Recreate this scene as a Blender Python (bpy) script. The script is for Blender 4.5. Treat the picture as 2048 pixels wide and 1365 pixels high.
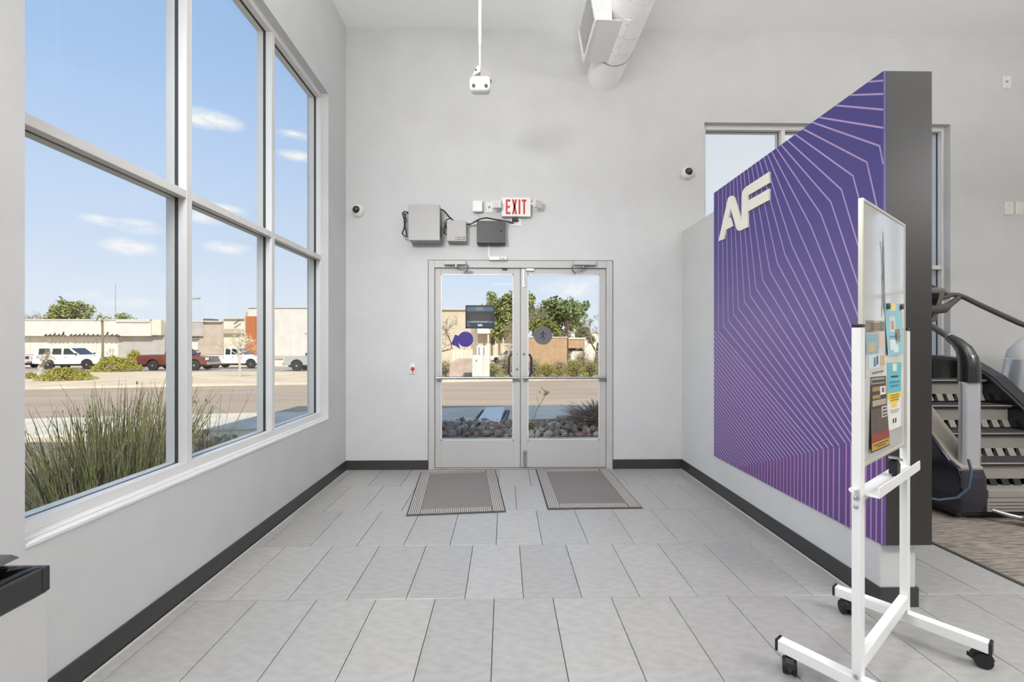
import bpy, math, random
from mathutils import Vector, Matrix
R = math.radians
random.seed(7)
for o in list(bpy.data.objects):
    bpy.data.objects.remove(o, do_unlink=True)
scene = bpy.context.scene
COL = scene.collection

# ------------------------------------------------------------------ camera
CAM_H, YAW, FPX, PPX, PPY = 1.32, R(0.9), 883.0, 1022.0, 689.0
cam_data = bpy.data.cameras.new('camera')
cam_data.sensor_width = 36.0
cam_data.lens = FPX / 2048.0 * 36.0
cam_data.shift_x = (1024.0 - PPX) / 2048.0
cam_data.shift_y = (PPY - 682.5) / 2048.0
cam_data.clip_start = 0.02
cam_data.clip_end = 500
cam = bpy.data.objects.new('camera', cam_data)
cam.location = (0, 0, CAM_H)
cam.rotation_euler = (R(90), 0, -YAW)
COL.objects.link(cam)
scene.camera = cam

# ------------------------------------------------------------------ colour management
scene.view_settings.view_transform = 'Standard'
scene.view_settings.look = 'None'
scene.view_settings.gamma = 1.0
scene.view_settings.use_curve_mapping = False
scene.view_settings.exposure = 0.0
try:
    scene.cycles.max_bounces = 10
    scene.cycles.diffuse_bounces = 5
    scene.cycles.transparent_max_bounces = 24
    scene.cycles.use_denoising = True
    scene.cycles.caustics_reflective = False
    scene.cycles.caustics_refractive = False
    scene.cycles.sample_clamp_indirect = 6.0
except Exception:
    pass

def s2l(c):
    return tuple((v / 255.0 / 12.92) if v / 255.0 <= 0.04045 else ((v / 255.0 + 0.055) / 1.055) ** 2.4 for v in c)

def pix_dir(px, py):
    """world direction that the photograph's pixel looks along"""
    a = (px - PPX) / FPX; b = -(py - PPY) / FPX
    c, s = math.cos(YAW), math.sin(YAW)
    return Vector((a * c + s, -a * s + c, b))
EYE = Vector((0, 0, CAM_H))
def at_y(px, py, Y):
    d = pix_dir(px, py); return EYE + d * (Y / d.y)
def at_x(px, py, X):
    d = pix_dir(px, py); return EYE + d * (X / d.x)
def at_plane(px, py, p, n):
    d = pix_dir(px, py); return EYE + d * ((p - EYE).dot(n) / d.dot(n))

# ------------------------------------------------------------------ sky
SKY_STRENGTH = 1.06
SUN_STRENGTH = 5.2
def build_world():
    w = bpy.data.worlds.new('sky_world'); scene.world = w; w.use_nodes = True
    nt = w.node_tree; nt.nodes.clear()
    N = nt.nodes.new; L = nt.links.new
    out = N('ShaderNodeOutputWorld'); bg = N('ShaderNodeBackground'); bg.inputs[1].default_value = SKY_STRENGTH
    L(bg.outputs[0], out.inputs[0])
    tc = N('ShaderNodeTexCoord')
    sep = N('ShaderNodeSeparateXYZ'); L(tc.outputs['Generated'], sep.inputs[0])
    ramp = N('ShaderNodeValToRGB'); L(sep.outputs['Z'], ramp.inputs[0])
    el = ramp.color_ramp.elements
    stops = [(0.0, (150, 140, 125)), (0.004, (228, 234, 244)), (0.07, (224, 233, 246)), (0.17, (208, 223, 245)), (0.30, (190, 212, 243)),
             (0.45, (168, 198, 238)), (0.62, (148, 183, 230)), (1.0, (142, 174, 220))]
    while len(el) < len(stops): el.new(0.5)
    for e, (p, c) in zip(el, stops):
        e.position = p; e.color = (*s2l(c), 1)
    # fair weather clouds: ellipses around directions, edges broken by noise
    noise = N('ShaderNodeTexNoise'); noise.inputs['Scale'].default_value = 26; noise.inputs['Detail'].default_value = 5
    mp = N('ShaderNodeMapping'); mp.inputs['Scale'].default_value = (1, 1, 2.4)
    L(tc.outputs['Generated'], mp.inputs[0]); L(mp.outputs[0], noise.inputs['Vector'])
    clouds = [(425, 239, 52, 17, 1.0), (395, 240, 40, 14, 1.0), (590, 270, 30, 8, .8), (596, 312, 34, 10, .9), (203, 441, 36, 10, .9), (277, 453, 36, 14, .9), (260, 495, 42, 16, 1.0),
              (455, 496, 40, 12, .9), (440, 418, 44, 11, .9), (410, 435, 36, 13, .8), (165, 590, 30, 8, .6), (262, 606, 46, 10, .7), (1150, 578, 66, 20, .9), (1215, 570, 60, 22, .9),
              ]
    hazes = [(1470, 320, 420, 260, 1.0), (1890, 420, 260, 300, .8)]
    last = lastc = None
    for hz, (px, py, rx, ry, amt) in [(0, c) for c in clouds]+[(1, c) for c in hazes]:
        if hz == 1 and lastc is None: lastc, last = last, None
        c = pix_dir(px, py); ln = c.length; c.normalize()
        r = Vector((0, 0, 1)).cross(c).normalized(); u = c.cross(r)
        k = FPX * ln / 1.0
        wa, we = rx / k * ln / ln * 1.0, ry / k
        dots = []
        for v in (r / (rx / (FPX * ln)), u / (ry / (FPX * ln)), -c * 60):
            dn = N('ShaderNodeVectorMath'); dn.operation = 'DOT_PRODUCT'; dn.inputs[1].default_value = v
            L(tc.outputs['Generated'], dn.inputs[0]); dots.append(dn)
        mx = N('ShaderNodeMath'); mx.operation = 'MAXIMUM'; mx.inputs[1].default_value = 0; L(dots[2].outputs['Value'], mx.inputs[0])
        cb = N('ShaderNodeCombineXYZ'); L(dots[0].outputs['Value'], cb.inputs[0]); L(dots[1].outputs['Value'], cb.inputs[1]); L(mx.outputs[0], cb.inputs[2])
        ln_ = N('ShaderNodeVectorMath'); ln_.operation = 'LENGTH'; L(cb.outputs[0], ln_.inputs[0])
        mr = N('ShaderNodeMapRange'); mr.inputs['From Min'].default_value = 1.25; mr.inputs['From Max'].default_value = 0.1
        mr.inputs['To Min'].default_value = 0; mr.inputs['To Max'].default_value = amt
        L(ln_.outputs['Value'], mr.inputs['Value'])
        if last is None: last = mr.outputs[0]
        else:
            m2 = N('ShaderNodeMath'); m2.operation = 'MAXIMUM'; L(last, m2.inputs[0]); L(mr.outputs[0], m2.inputs[1]); last = m2.outputs[0]
    mul = N('ShaderNodeMath'); mul.operation = 'MULTIPLY'; L(lastc, mul.inputs[0])
    nr = N('ShaderNodeMapRange'); nr.inputs['From Min'].default_value = .32; nr.inputs['From Max'].default_value = .6
    nr.inputs['To Min'].default_value = 0.15; nr.inputs['To Max'].default_value = 1.45
    L(noise.outputs['Fac'], nr.inputs['Value']); L(nr.outputs[0], mul.inputs[1])
    cl = N('ShaderNodeClamp'); L(mul.outputs[0], cl.inputs[0])
    mix = N('ShaderNodeMixRGB'); L(cl.outputs[0], mix.inputs[0]); L(ramp.outputs[0], mix.inputs[1]); mix.inputs[2].default_value = (*s2l((246, 246, 248)), 1)
    hm = N('ShaderNodeMixRGB'); L(last, hm.inputs[0]); L(mix.outputs[0], hm.inputs[1]); hm.inputs[2].default_value = (*s2l((216, 221, 229)), 1)
    L(hm.outputs[0], bg.inputs[0])
build_world()
sun_data = bpy.data.lights.new('sun', 'SUN'); sun_data.energy = SUN_STRENGTH; sun_data.angle = R(0.55); sun_data.color = (1.0, .94, .86)
sun = bpy.data.objects.new('sun', sun_data); COL.objects.link(sun)
sun.rotation_euler = Vector((-3.1, 5.85, -5.75)).to_track_quat('-Z', 'Y').to_euler()
sun.location = (20, -30, 40)

# ------------------------------------------------------------------ helpers
ORG = {}          # object name -> world offset its local coordinates start from
class MB:
    """collects shapes and links them as ONE mesh object"""
    def __init__(s): s.v = []; s.f = []
    def add(s, vs, fs):
        n = len(s.v); s.v += [tuple(p) for p in vs]; s.f += [tuple(i + n for i in f) for f in fs]; return s
    def box(s, x0, x1, y0, y1, z0, z1):
        return s.add([(x0,y0,z0),(x1,y0,z0),(x1,y1,z0),(x0,y1,z0),(x0,y0,z1),(x1,y0,z1),(x1,y1,z1),(x0,y1,z1)],
                     [(0,3,2,1),(4,5,6,7),(0,1,5,4),(1,2,6,5),(2,3,7,6),(3,0,4,7)])
    def obox(s, c, ax, ay, az):
        c = Vector(c); ax, ay, az = Vector(ax), Vector(ay), Vector(az)
        vs = [c+ax*i+ay*j+az*k for k in (-1,1) for i, j in ((-1,-1),(1,-1),(1,1),(-1,1))]
        return s.add(vs, [(0,3,2,1),(4,5,6,7),(0,1,5,4),(1,2,6,5),(2,3,7,6),(3,0,4,7)])
    def bar(s, p, q, w, h=None, up=(0,0,1)):
        """rectangular bar from p to q, w wide, h high"""
        p, q = Vector(p), Vector(q); h = w if h is None else h
        d = (q-p); L = d.length; d.normalize(); up = Vector(up)
        if abs(d.dot(up)) > .98: up = Vector((1,0,0))
        side = d.cross(up).normalized(); u = side.cross(d)
        return s.obox((p+q)/2, d*(L/2), side*(w/2), u*(h/2))
    def tube(s, pts, r, n=8, cap=True):
        pts = [Vector(p) for p in pts]; rs = r if isinstance(r, (list, tuple)) else [r]*len(pts)
        base = len(s.v); ref = None
        for i, p in enumerate(pts):
            d = (pts[min(i+1, len(pts)-1)] - pts[max(i-1, 0)])
            if d.length < 1e-9: d = Vector((0,0,1))
            d.normalize()
            if ref is None:
                ref = Vector((0,0,1)) if abs(d.z) < .9 else Vector((1,0,0))
            a = (ref - d*ref.dot(d))
            if a.length < 1e-6: a = d.orthogonal()
            a.normalize(); ref = a; b = d.cross(a)
            for k in range(n):
                t = 2*math.pi*k/n
                s.v.append(tuple(p + (a*math.cos(t) + b*math.sin(t))*rs[i]))
        for i in range(len(pts)-1):
            for k in range(n):
                k2 = (k+1) % n
                s.f.append((base+i*n+k, base+i*n+k2, base+(i+1)*n+k2, base+(i+1)*n+k))
        if cap:
            s.f.append(tuple(base+k for k in reversed(range(n))))
            s.f.append(tuple(base+(len(pts)-1)*n+k for k in range(n)))
        return s
    def cyl(s, p, q, r, n=16, r2=None): return s.tube([p, q], [r, r if r2 is None else r2], n)
    def lathe(s, c, prof, axis='z', n=20):
        """prof: (radius, height) pairs along axis from c"""
        base = len(s.v); c = Vector(c)
        ax = {'x': Vector((1,0,0)), 'y': Vector((0,1,0)), 'z': Vector((0,0,1))}[axis] if isinstance(axis, str) else Vector(axis).normalized()
        a = ax.orthogonal().normalized(); b = ax.cross(a)
        for r, h in prof:
            for k in range(n):
                t = 2*math.pi*k/n
                s.v.append(tuple(c + ax*h + (a*math.cos(t)+b*math.sin(t))*max(r, 1e-5)))
        for i in range(len(prof)-1):
            for k in range(n):
                k2 = (k+1) % n
                s.f.append((base+i*n+k, base+i*n+k2, base+(i+1)*n+k2, base+(i+1)*n+k))
        s.f.append(tuple(base+k for k in reversed(range(n)))); s.f.append(tuple(base+(len(prof)-1)*n+k for k in range(n)))
        return s
    def prism(s, poly, o, u, v, w):
        """2-D polygon poly on axes u,v from origin o, extruded by vector w"""
        o, u, v, w = Vector(o), Vector(u), Vector(v), Vector(w); n = len(poly)
        a = [o+u*p[0]+v*p[1] for p in poly]
        area = sum(poly[i][0]*poly[(i+1)%n][1]-poly[(i+1)%n][0]*poly[i][1] for i in range(n))
        if (area > 0) != (u.cross(v).dot(w) > 0): a.reverse()
        return s.add(a + [p+w for p in a], [tuple(reversed(range(n))), tuple(range(n, 2*n))] + [(i, (i+1)%n, n+(i+1)%n, n+i) for i in range(n)])
    def quad(s, a, b, c, d): return s.add([a,b,c,d], [(0,1,2,3)])
    def build(s, name, mat, parent=None, smooth=False, bevel=0.0, seg=2):
        off = ORG.get(parent.name, Vector()) if parent is not None else Vector()
        me = bpy.data.meshes.new(name)
        me.from_pydata([tuple(Vector(p)-off) for p in s.v] if off.length > 0 else s.v, [], s.f)
        me.update()
        if smooth:
            me.polygons.foreach_set('use_smooth', [True]*len(me.polygons))
            try: me.set_sharp_from_angle(angle=R(40))
            except Exception: pass
        o = bpy.data.objects.new(name, me); COL.objects.link(o)
        if mat is not None: me.materials.append(mat)
        if parent is not None: o.parent = parent; ORG[o.name] = off
        if bevel > 0:
            b = o.modifiers.new('bevel', 'BEVEL'); b.width = bevel; b.segments = seg; b.limit_method = 'ANGLE'; b.angle_limit = R(35)
        return o

def tag(o, label=None, cat=None, group=None, kind=None):
    if label: o['label'] = label
    if cat: o['category'] = cat
    if group: o['group'] = group
    if kind: o['kind'] = kind
    return o
def thing(name, loc, label=None, cat=None, group=None, kind=None):
    o = bpy.data.objects.new(name, None); COL.objects.link(o); o.location = loc; o.empty_display_size = .1
    ORG[o.name] = Vector(loc)
    return tag(o, label, cat, group, kind)
def kids(o): return [c for c in bpy.data.objects if c.parent == o]
def copy_tree(o, parent=None):
    c = o.copy(); COL.objects.link(c)
    if parent is not None: c.parent = parent
    for ch in kids(o): copy_tree(ch, c)
    return c

# ------------------------------------------------------------------ materials
MATS = {}
def mat(name, col, rough=.5, metal=0.0, var=0.0, scale=20.0, bump=0.0, bscale=None, col2=None, stretch=(1,1,1), spec=None, coat=0.0, detail=4.0, lo=.35, hi=.65):
    """col in sRGB 0-255; var darkens by noise, or col2 is mixed in by noise"""
    if name in MATS: return MATS[name]
    m = bpy.data.materials.new(name); m.use_nodes = True; nt = m.node_tree; N = nt.nodes.new; L = nt.links.new
    b = nt.nodes['Principled BSDF']
    b.inputs['Base Color'].default_value = (*s2l(col), 1); b.inputs['Roughness'].default_value = rough; b.inputs['Metallic'].default_value = metal
    if spec is not None: b.inputs['Specular IOR Level'].default_value = spec
    if coat: b.inputs['Coat Weight'].default_value = coat; b.inputs['Coat Roughness'].default_value = .08
    if var or col2 or bump:
        tc = N('ShaderNodeTexCoord'); mp = N('ShaderNodeMapping'); mp.inputs['Scale'].default_value = stretch
        L(tc.outputs['Object'], mp.inputs[0])
    if var or col2:
        nz = N('ShaderNodeTexNoise'); nz.inputs['Scale'].default_value = scale; nz.inputs['Detail'].default_value = detail
        L(mp.outputs[0], nz.inputs['Vector'])
        rp = N('ShaderNodeMapRange'); rp.inputs['From Min'].default_value = lo; rp.inputs['From Max'].default_value = hi
        L(nz.outputs['Fac'], rp.inputs['Value'])
        mx = N('ShaderNodeMixRGB'); L(rp.outputs[0], mx.inputs[0]); mx.inputs[1].default_value = (*s2l(col), 1)
        c2 = col2 if col2 else tuple(max(0, c*(1-var)) for c in col)
        mx.inputs[2].default_value = (*s2l(c2), 1); L(mx.outputs[0], b.inputs['Base Color'])
    if bump:
        n2 = N('ShaderNodeTexNoise'); n2.inputs['Scale'].default_value = bscale or scale; n2.inputs['Detail'].default_value = 3
        L(mp.outputs[0], n2.inputs['Vector'])
        bp = N('ShaderNodeBump'); bp.inputs['Strength'].default_value = bump; bp.inputs['Distance'].default_value = .004
        L(n2.outputs['Fac'], bp.inputs['Height']); L(bp.outputs[0], b.inputs['Normal'])
    MATS[name] = m; return m
def emit(name, col, strength):
    m = bpy.data.materials.new(name); m.use_nodes = True; nt = m.node_tree
    b = nt.nodes['Principled BSDF']; b.inputs['Base Color'].default_value = (*s2l(col), 1)
    b.inputs['Emission Color'].default_value = (*s2l(col), 1); b.inputs['Emission Strength'].default_value = strength
    return m
def glass_mat(name, tint=(.97,.98,.975), refl=1.0):
    m = bpy.data.materials.new(name); m.use_nodes = True; nt = m.node_tree; nt.nodes.clear(); N = nt.nodes.new; L = nt.links.new
    out = N('ShaderNodeOutputMaterial'); mix = N('ShaderNodeMixShader'); tr = N('ShaderNodeBsdfTransparent'); gl = N('ShaderNodeBsdfGlossy')
    tr.inputs[0].default_value = (*tint, 1); gl.inputs['Roughness'].default_value = 0.0; gl.inputs[0].default_value = (1, 1, 1, 1)
    # Schlick reflectance that is the same from both faces of the thin pane
    ge = N('ShaderNodeNewGeometry'); dt = N('ShaderNodeVectorMath'); dt.operation = 'DOT_PRODUCT'
    L(ge.outputs['Incoming'], dt.inputs[0]); L(ge.outputs['Normal'], dt.inputs[1])
    ab = N('ShaderNodeMath'); ab.operation = 'ABSOLUTE'; L(dt.outputs['Value'], ab.inputs[0])
    om = N('ShaderNodeMath'); om.operation = 'SUBTRACT'; om.inputs[0].default_value = 1; L(ab.outputs[0], om.inputs[1]); om.use_clamp = True
    pw = N('ShaderNodeMath'); pw.operation = 'POWER'; pw.inputs[1].default_value = 5; L(om.outputs[0], pw.inputs[0])
    fr = N('ShaderNodeMath'); fr.operation = 'MULTIPLY_ADD'; fr.inputs[1].default_value = .96*refl; fr.inputs[2].default_value = .03*refl; L(pw.outputs[0], fr.inputs[0])
    L(fr.outputs[0], mix.inputs[0]); L(tr.outputs[0], mix.inputs[1]); L(gl.outputs[0], mix.inputs[2]); L(mix.outputs[0], out.inputs[0])
    return m
GLASS = glass_mat('window_glass', refl=.4)
PAINT = mat('grey_wall_paint', (203, 203, 202), .7, var=.02, scale=3, bump=.22, bscale=170)
CEIL = mat('white_ceiling_texture', (243, 243, 242), .85, bump=.5, bscale=90)
GREYALU = mat('clear_anodised_aluminium', (186, 185, 182), .55, .05)
WHITEFRAME = mat('pale_window_frame', (218, 217, 215), .45, .1)
GASKET = mat('black_rubber_gasket', (62, 62, 60), .6)
SILLW = mat('white_sill_paint', (224, 223, 221), .45)
BASEBLK = mat('black_vinyl_base', (58, 57, 57), .38, var=.08, scale=2)
WHITE = mat('white_plastic', (232, 231, 227), .4)
OFFWHITE = mat('ivory_plastic', (226, 224, 218), .45)
WHITEMET = mat('white_painted_steel', (236, 236, 233), .35)
BLACKP = mat('black_plastic', (30, 30, 31), .4)
BLACKR = mat('black_rubber', (26, 26, 27), .65)
CHROME = mat('brushed_chrome', (205, 205, 203), .25, 1.0)
STEEL = mat('dull_steel', (170, 169, 166), .4, .8)
TILE = mat('grey_porcelain_tile', (168, 166, 162), .30, var=.07, scale=16, bump=.12, bscale=60, stretch=(1, 2.0, 1), spec=.5, detail=8)
GROUT = mat('grey_grout', (100, 98, 95), .85)
# ------------------------------------------------------------------ room shell
XL, XR, YB, ZC, TOPZ, XE, YF = -1.66, 1.89, 4.66, 4.65, 5.6, 9.6, -9.0
WT = .20
def wall_boxes(mb, axis, c0, c1, a0, a1, z1, holes):
    """wall between c0..c1 thick, a0..a1 long with rectangular holes (h0,h1,z0,z1)"""
    def bx(p, q, za, zb):
        if q - p < 1e-4 or zb - za < 1e-4: return
        if axis == 'x': mb.box(c0, c1, p, q, za, zb)
        else: mb.box(p, q, c0, c1, za, zb)
    cur = a0
    for h0, h1, za, zb in sorted(holes):
        bx(cur, h0, 0, z1); bx(h0, h1, 0, za); bx(h0, h1, zb, z1); cur = h1
    bx(cur, a1, 0, z1)
W1 = (1.556, 4.20, .62, 3.69); W3 = (-2.02, .62, .62, 3.69)
W2 = (2.13, 4.787, .62, 3.68); W4 = (6.35, 9.0, .62, 3.68)
DOOR = (-.795, 1.149, 0, 2.204)
m = MB(); wall_boxes(m, 'x', XL-WT, XL, YF, YB+WT, TOPZ, [W1, W3])
tag(m.build('wall_left', PAINT), 'pale grey painted wall with the tall storefront window', 'wall', kind='structure')
m = MB(); wall_boxes(m, 'y', YB, YB+WT, XL, XE+WT, TOPZ, [DOOR, W2, W4])
tag(m.build('wall_back', PAINT), 'grey painted end wall holding the double glass doors', 'wall', kind='structure')
m = MB().box(XE, XE+WT, YF, YB, 0, TOPZ)
tag(m.build('wall_right', PAINT), 'grey wall at the far side of the gym floor', 'wall', kind='structure')
m = MB().box(XL-WT, XE+WT, YF-WT, YF, 0, TOPZ)
tag(m.build('wall_front', PAINT), 'grey wall behind the viewpoint', 'wall', kind='structure')
m = MB().box(XL, XE, YF, YB, ZC, ZC+.15)
tag(m.build('ceiling', CEIL), 'white textured ceiling', 'ceiling', kind='structure')
PX0, PX1, PY0 = XR, 2.072, 2.19
m = MB().box(PX0, PX1, PY0, YB, 0, 2.52)
tag(m.build('wall_partition', PAINT, bevel=.006), 'half height grey partition that carries the purple mural', 'wall', kind='structure')

# floor: slab with tiles laid on it, half bond
floor = thing('floor', (0, 0, 0), 'grey rectangular porcelain tiles laid in half bond', 'floor', kind='structure')
GAP, TW, TL, TT = .0034, .3048, .6096, .010
MB().box(XL-WT, XE+WT, YF-WT, YB+WT, -.25, -TT).build('slab', GROUT, floor)
XCARP = 2.84
def tile_mesh(w, l):
    c = .0015; me = MB(); z0, z1 = -TT, 0
    a, b = w/2, l/2
    me.add([(-a,-b,z0),(a,-b,z0),(a,b,z0),(-a,b,z0),(-a,-b,z1-c),(a,-b,z1-c),(a,b,z1-c),(-a,b,z1-c),(-a+c,-b+c,z1),(a-c,-b+c,z1),(a-c,b-c,z1),(-a+c,b-c,z1)],
           [(0,1,5,4),(1,2,6,5),(2,3,7,6),(3,0,4,7),(4,5,9,8),(5,6,10,9),(6,7,11,10),(7,4,8,11),(8,9,10,11)])
    return me
# the tile material varies a little from tile to tile
nt = TILE.node_tree
oi = nt.nodes.new('ShaderNodeObjectInfo'); hsv = nt.nodes.new('ShaderNodeHueSaturation'); mr = nt.nodes.new('ShaderNodeMapRange')
mr.inputs['To Min'].default_value = .93; mr.inputs['To Max'].default_value = 1.06
bs = nt.nodes['Principled BSDF']; src = bs.inputs['Base Color'].links[0].from_socket
nt.links.new(oi.outputs['Random'], mr.inputs['Value']); nt.links.new(mr.outputs[0], hsv.inputs['Value']); nt.links.new(src, hsv.inputs['Color']); nt.links.new(hsv.outputs[0], bs.inputs['Base Color'])
tcache = {}
YTILE0 = 2.294 - 5*TL
row = 0
y = YTILE0
while y < YB - .01:
    y1 = min(y + TL, YB)
    off = .101 if row % 2 == 1 else .101 + TW/2
    k = math.floor((XL - off) / TW); x = off + k*TW
    while x < XCARP - .005:
        xa, xb = max(x, XL), min(x + TW, XCARP - .012)
        w, l = xb - xa - GAP, y1 - y - GAP
        if w > .02:
            key = (round(w, 3), round(l, 3))
            if key not in tcache:
                o = tile_mesh(w, l).build('tile', TILE, floor); tcache[key] = o.data
            else:
                o = bpy.data.objects.new('tile', tcache[key]); COL.objects.link(o); o.parent = floor
            o.location = ((xa+xb)/2, (y+y1)/2, 0)
        x += TW
    y += TL; row += 1
NEAR = MB().box(XL, XCARP-.012, YF, YTILE0-.004, -TT, 0).build('tile_field', TILE, floor)
CARPET = mat('streaked_brown_grey_carpet', (170, 158, 148), .95, col2=(110, 101, 94), scale=9, stretch=(.9, 9, 1), bump=.5, bscale=260, detail=8, lo=.38, hi=.62)
tag(MB().box(XCARP+.012, XE, YF, YB, -TT, .004).build('floor_carpet', CARPET), 'streaky brown grey carpet under the gym machines', 'carpet', kind='structure')
tag(MB().box(XCARP-.014, XCARP+.014, YF, YB, -TT, .007).build('trim_1', mat('dark_transition_strip', (70, 68, 66), .5), bevel=.003), 'dark strip between tile and carpet', 'trim', kind='structure')

# baseboards
BH, BT = .100, .009
def baseboard(name, pts, label):
    m = MB()
    for (x0, x1, y0, y1) in pts: m.box(x0, x1, y0, y1, 0, BH)
    tag(m.build(name, BASEBLK, bevel=.003), label, 'baseboard', kind='structure')
baseboard('baseboard_left', [(XL, XL+BT, YF, YB)], 'black vinyl baseboard below the big window')
baseboard('baseboard_back', [(XL+BT, DOOR[0], YB-BT, YB)], 'black baseboard left of the doors')
baseboard('baseboard_back_right', [(DOOR[1], PX0-BT, YB-BT, YB)], 'short black baseboard right of the doors')
baseboard('baseboard_gym', [(PX1+BT, XE, YB-BT, YB)], 'black baseboard under the gym window')
baseboard('baseboard_right', [(PX0-BT, PX0, PY0-BT, YB), (PX0, PX1+BT, PY0-BT, PY0), (PX1, PX1+BT, PY0, YB-BT)], 'black baseboard along the partition and round its end')
METSTRIP = mat('pale_metal_floor_trim', (218, 216, 212), .35, .2)
DKGAP = mat('dark_trim_gap', (72, 70, 69), .8)  # dark strip drawn for the gap between floor trim and baseboard
tag(MB().box(XL+BT+.007, XL+BT+.015, YF, YB-BT, 0, .004).build('trim_2', METSTRIP), 'thin metal floor trim along the window wall', 'trim', kind='structure')
tag(MB().box(PX0-BT-.015, PX0-BT-.007, PY0-BT, YB-BT, 0, .004).build('trim_3', METSTRIP), 'thin metal floor trim along the partition', 'trim', kind='structure')
tag(MB().box(XL+BT, XL+BT+.007, YF, YB-BT, 0, .0012).build('trim_4', DKGAP), 'dark gap line at the foot of the window wall', 'trim', kind='structure')
tag(MB().box(PX0-BT-.007, PX0-BT, PY0-BT, YB-BT, 0, .0012).build('trim_5', DKGAP), 'dark gap line at the foot of the partition', 'trim', kind='structure')

# ------------------------------------------------------------------ storefront windows
def window(name, label, axis, face, sgn, a0, a1, z0, z1, zt, jr=.03, dm=0.0):
    """axis: long direction ('y' for the left wall, 'x' for the back wall); face: room face of the wall; sgn: outward direction"""
    P = lambda a, d, z: (face+sgn*d, a, z) if axis == 'y' else (a, face+sgn*d, z)
    w = thing(name, P((a0+a1)/2, .1, z0), label, 'window', kind='structure')
    FI, FO, G0, G1, FW, LIP = .067, .178, .112, .132, .044, .012
    def bx(mb, u0, u1, d0, d1, za, zb):
        p, q = P(u0, d0, za), P(u1, d1, zb)
        mb.box(min(p[0],q[0]), max(p[0],q[0]), min(p[1],q[1]), max(p[1],q[1]), za, zb)
    def member(nm, u0, u1, za, zb, horiz):
        """frame tube with the glazing pocket cut out: inner and outer halves, narrower core"""
        mb = MB(); bx(mb, u0, u1, FI, G0, za, zb); bx(mb, u0, u1, G1, FO, za, zb)
        mb.build(nm, WHITEFRAME, w, bevel=.0015, seg=1)
        g = MB()
        if horiz: bx(g, u0, u1, G0, G1, za+.002, zb-.002)
        else: bx(g, u0+.002, u1-.002, G0, G1, za, zb)
        g.build('gasket', GASKET, w)
    step = (a1-a0)/3.0
    mull = [a0+step+dm, a0+2*step+dm]
    member('jamb', a0, a0+FW, z0, z1, False); member('jamb', a1-jr, a1, z0, z1, False)
    member('head', a0+FW, a1-jr, z1-FW, z1, True); member('sill_member', a0+FW, a1-jr, z0+.012, z0+.012+FW, True)
    us = [a0+FW]
    for c in mull:
        member('mullion', c-FW/2, c+FW/2, z0+.012+FW, z1-FW, False); us += [c-FW/2, c+FW/2]
    us.append(a1-jr)
    for i in range(3):
        member('transom', us[2*i], us[2*i+1], zt, zt+.043, True)
        for za, zb in ((z0+.012+FW, zt), (zt+.043, z1-FW)):
            g = MB(); bx(g, us[2*i], us[2*i+1], .119, .125, za, zb); g.build('pane', GLASS, w)
    sl = MB(); bx(sl, a0, a1, -.004, FI, z0-.012, z0+.004); bx(sl, a0, a1, .03, FI+.1, z0+.004, z0+.012)
    sl.build('sill_ledge', SILLW, w, bevel=.003)
    return w
window('window_1', 'tall six pane storefront window with white frame on the left', 'y', XL, -1, W1[0], W1[1], W1[2], W1[3], 2.116, .012, .013)
window('window_2', 'six pane storefront window behind the purple mural', 'x', YB, 1, W2[0], W2[1], W2[2], W2[3], 2.135)
window('window_3', 'unseen storefront window added beside the viewpoint for daylight', 'y', XL, -1, W3[0], W3[1], W3[2], W3[3], 2.116)  # out-of-view window, added to bring in daylight from the left
window('window_4', 'storefront window farther along the gym wall', 'x', YB, 1, W4[0], W4[1], W4[2], W4[3], 2.135)

# ------------------------------------------------------------------ entrance doors
fr = thing('door_frame', (.177, YB, 0), 'aluminium frame around the pair of glass doors', 'frame', kind='structure')
YD0, YD1 = YB-.004, YB+.11
MB().box(-.795, -.732, YD0, YD1, 0, 2.204).build('jamb', GREYALU, fr, bevel=.003)
MB().box(1.085, 1.149, YD0, YD1, 0, 2.204).build('jamb', GREYALU, fr, bevel=.003)
MB().box(-.732, 1.085, YD0, YD1, 2.127, 2.204).build('header', GREYALU, fr, bevel=.003)
MB().box(-.732, 1.085, YB+.0, YD1, 0, .010).build('threshold', STEEL, fr, bevel=.003)
DGLASS = glass_mat('door_glass', refl=.14)
CAULK = mat('dark_caulk_line', (96, 94, 92), .7)
for cx0, cx1, cz0, cz1 in ((-.799, -.7955, 0, 2.208), (1.1495, 1.153, 0, 2.208), (-.799, 1.153, 2.2045, 2.208)): MB().box(cx0, cx1, YB-.006, YB-.0005, cz0, cz1).build('caulk', CAULK, fr)
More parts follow.
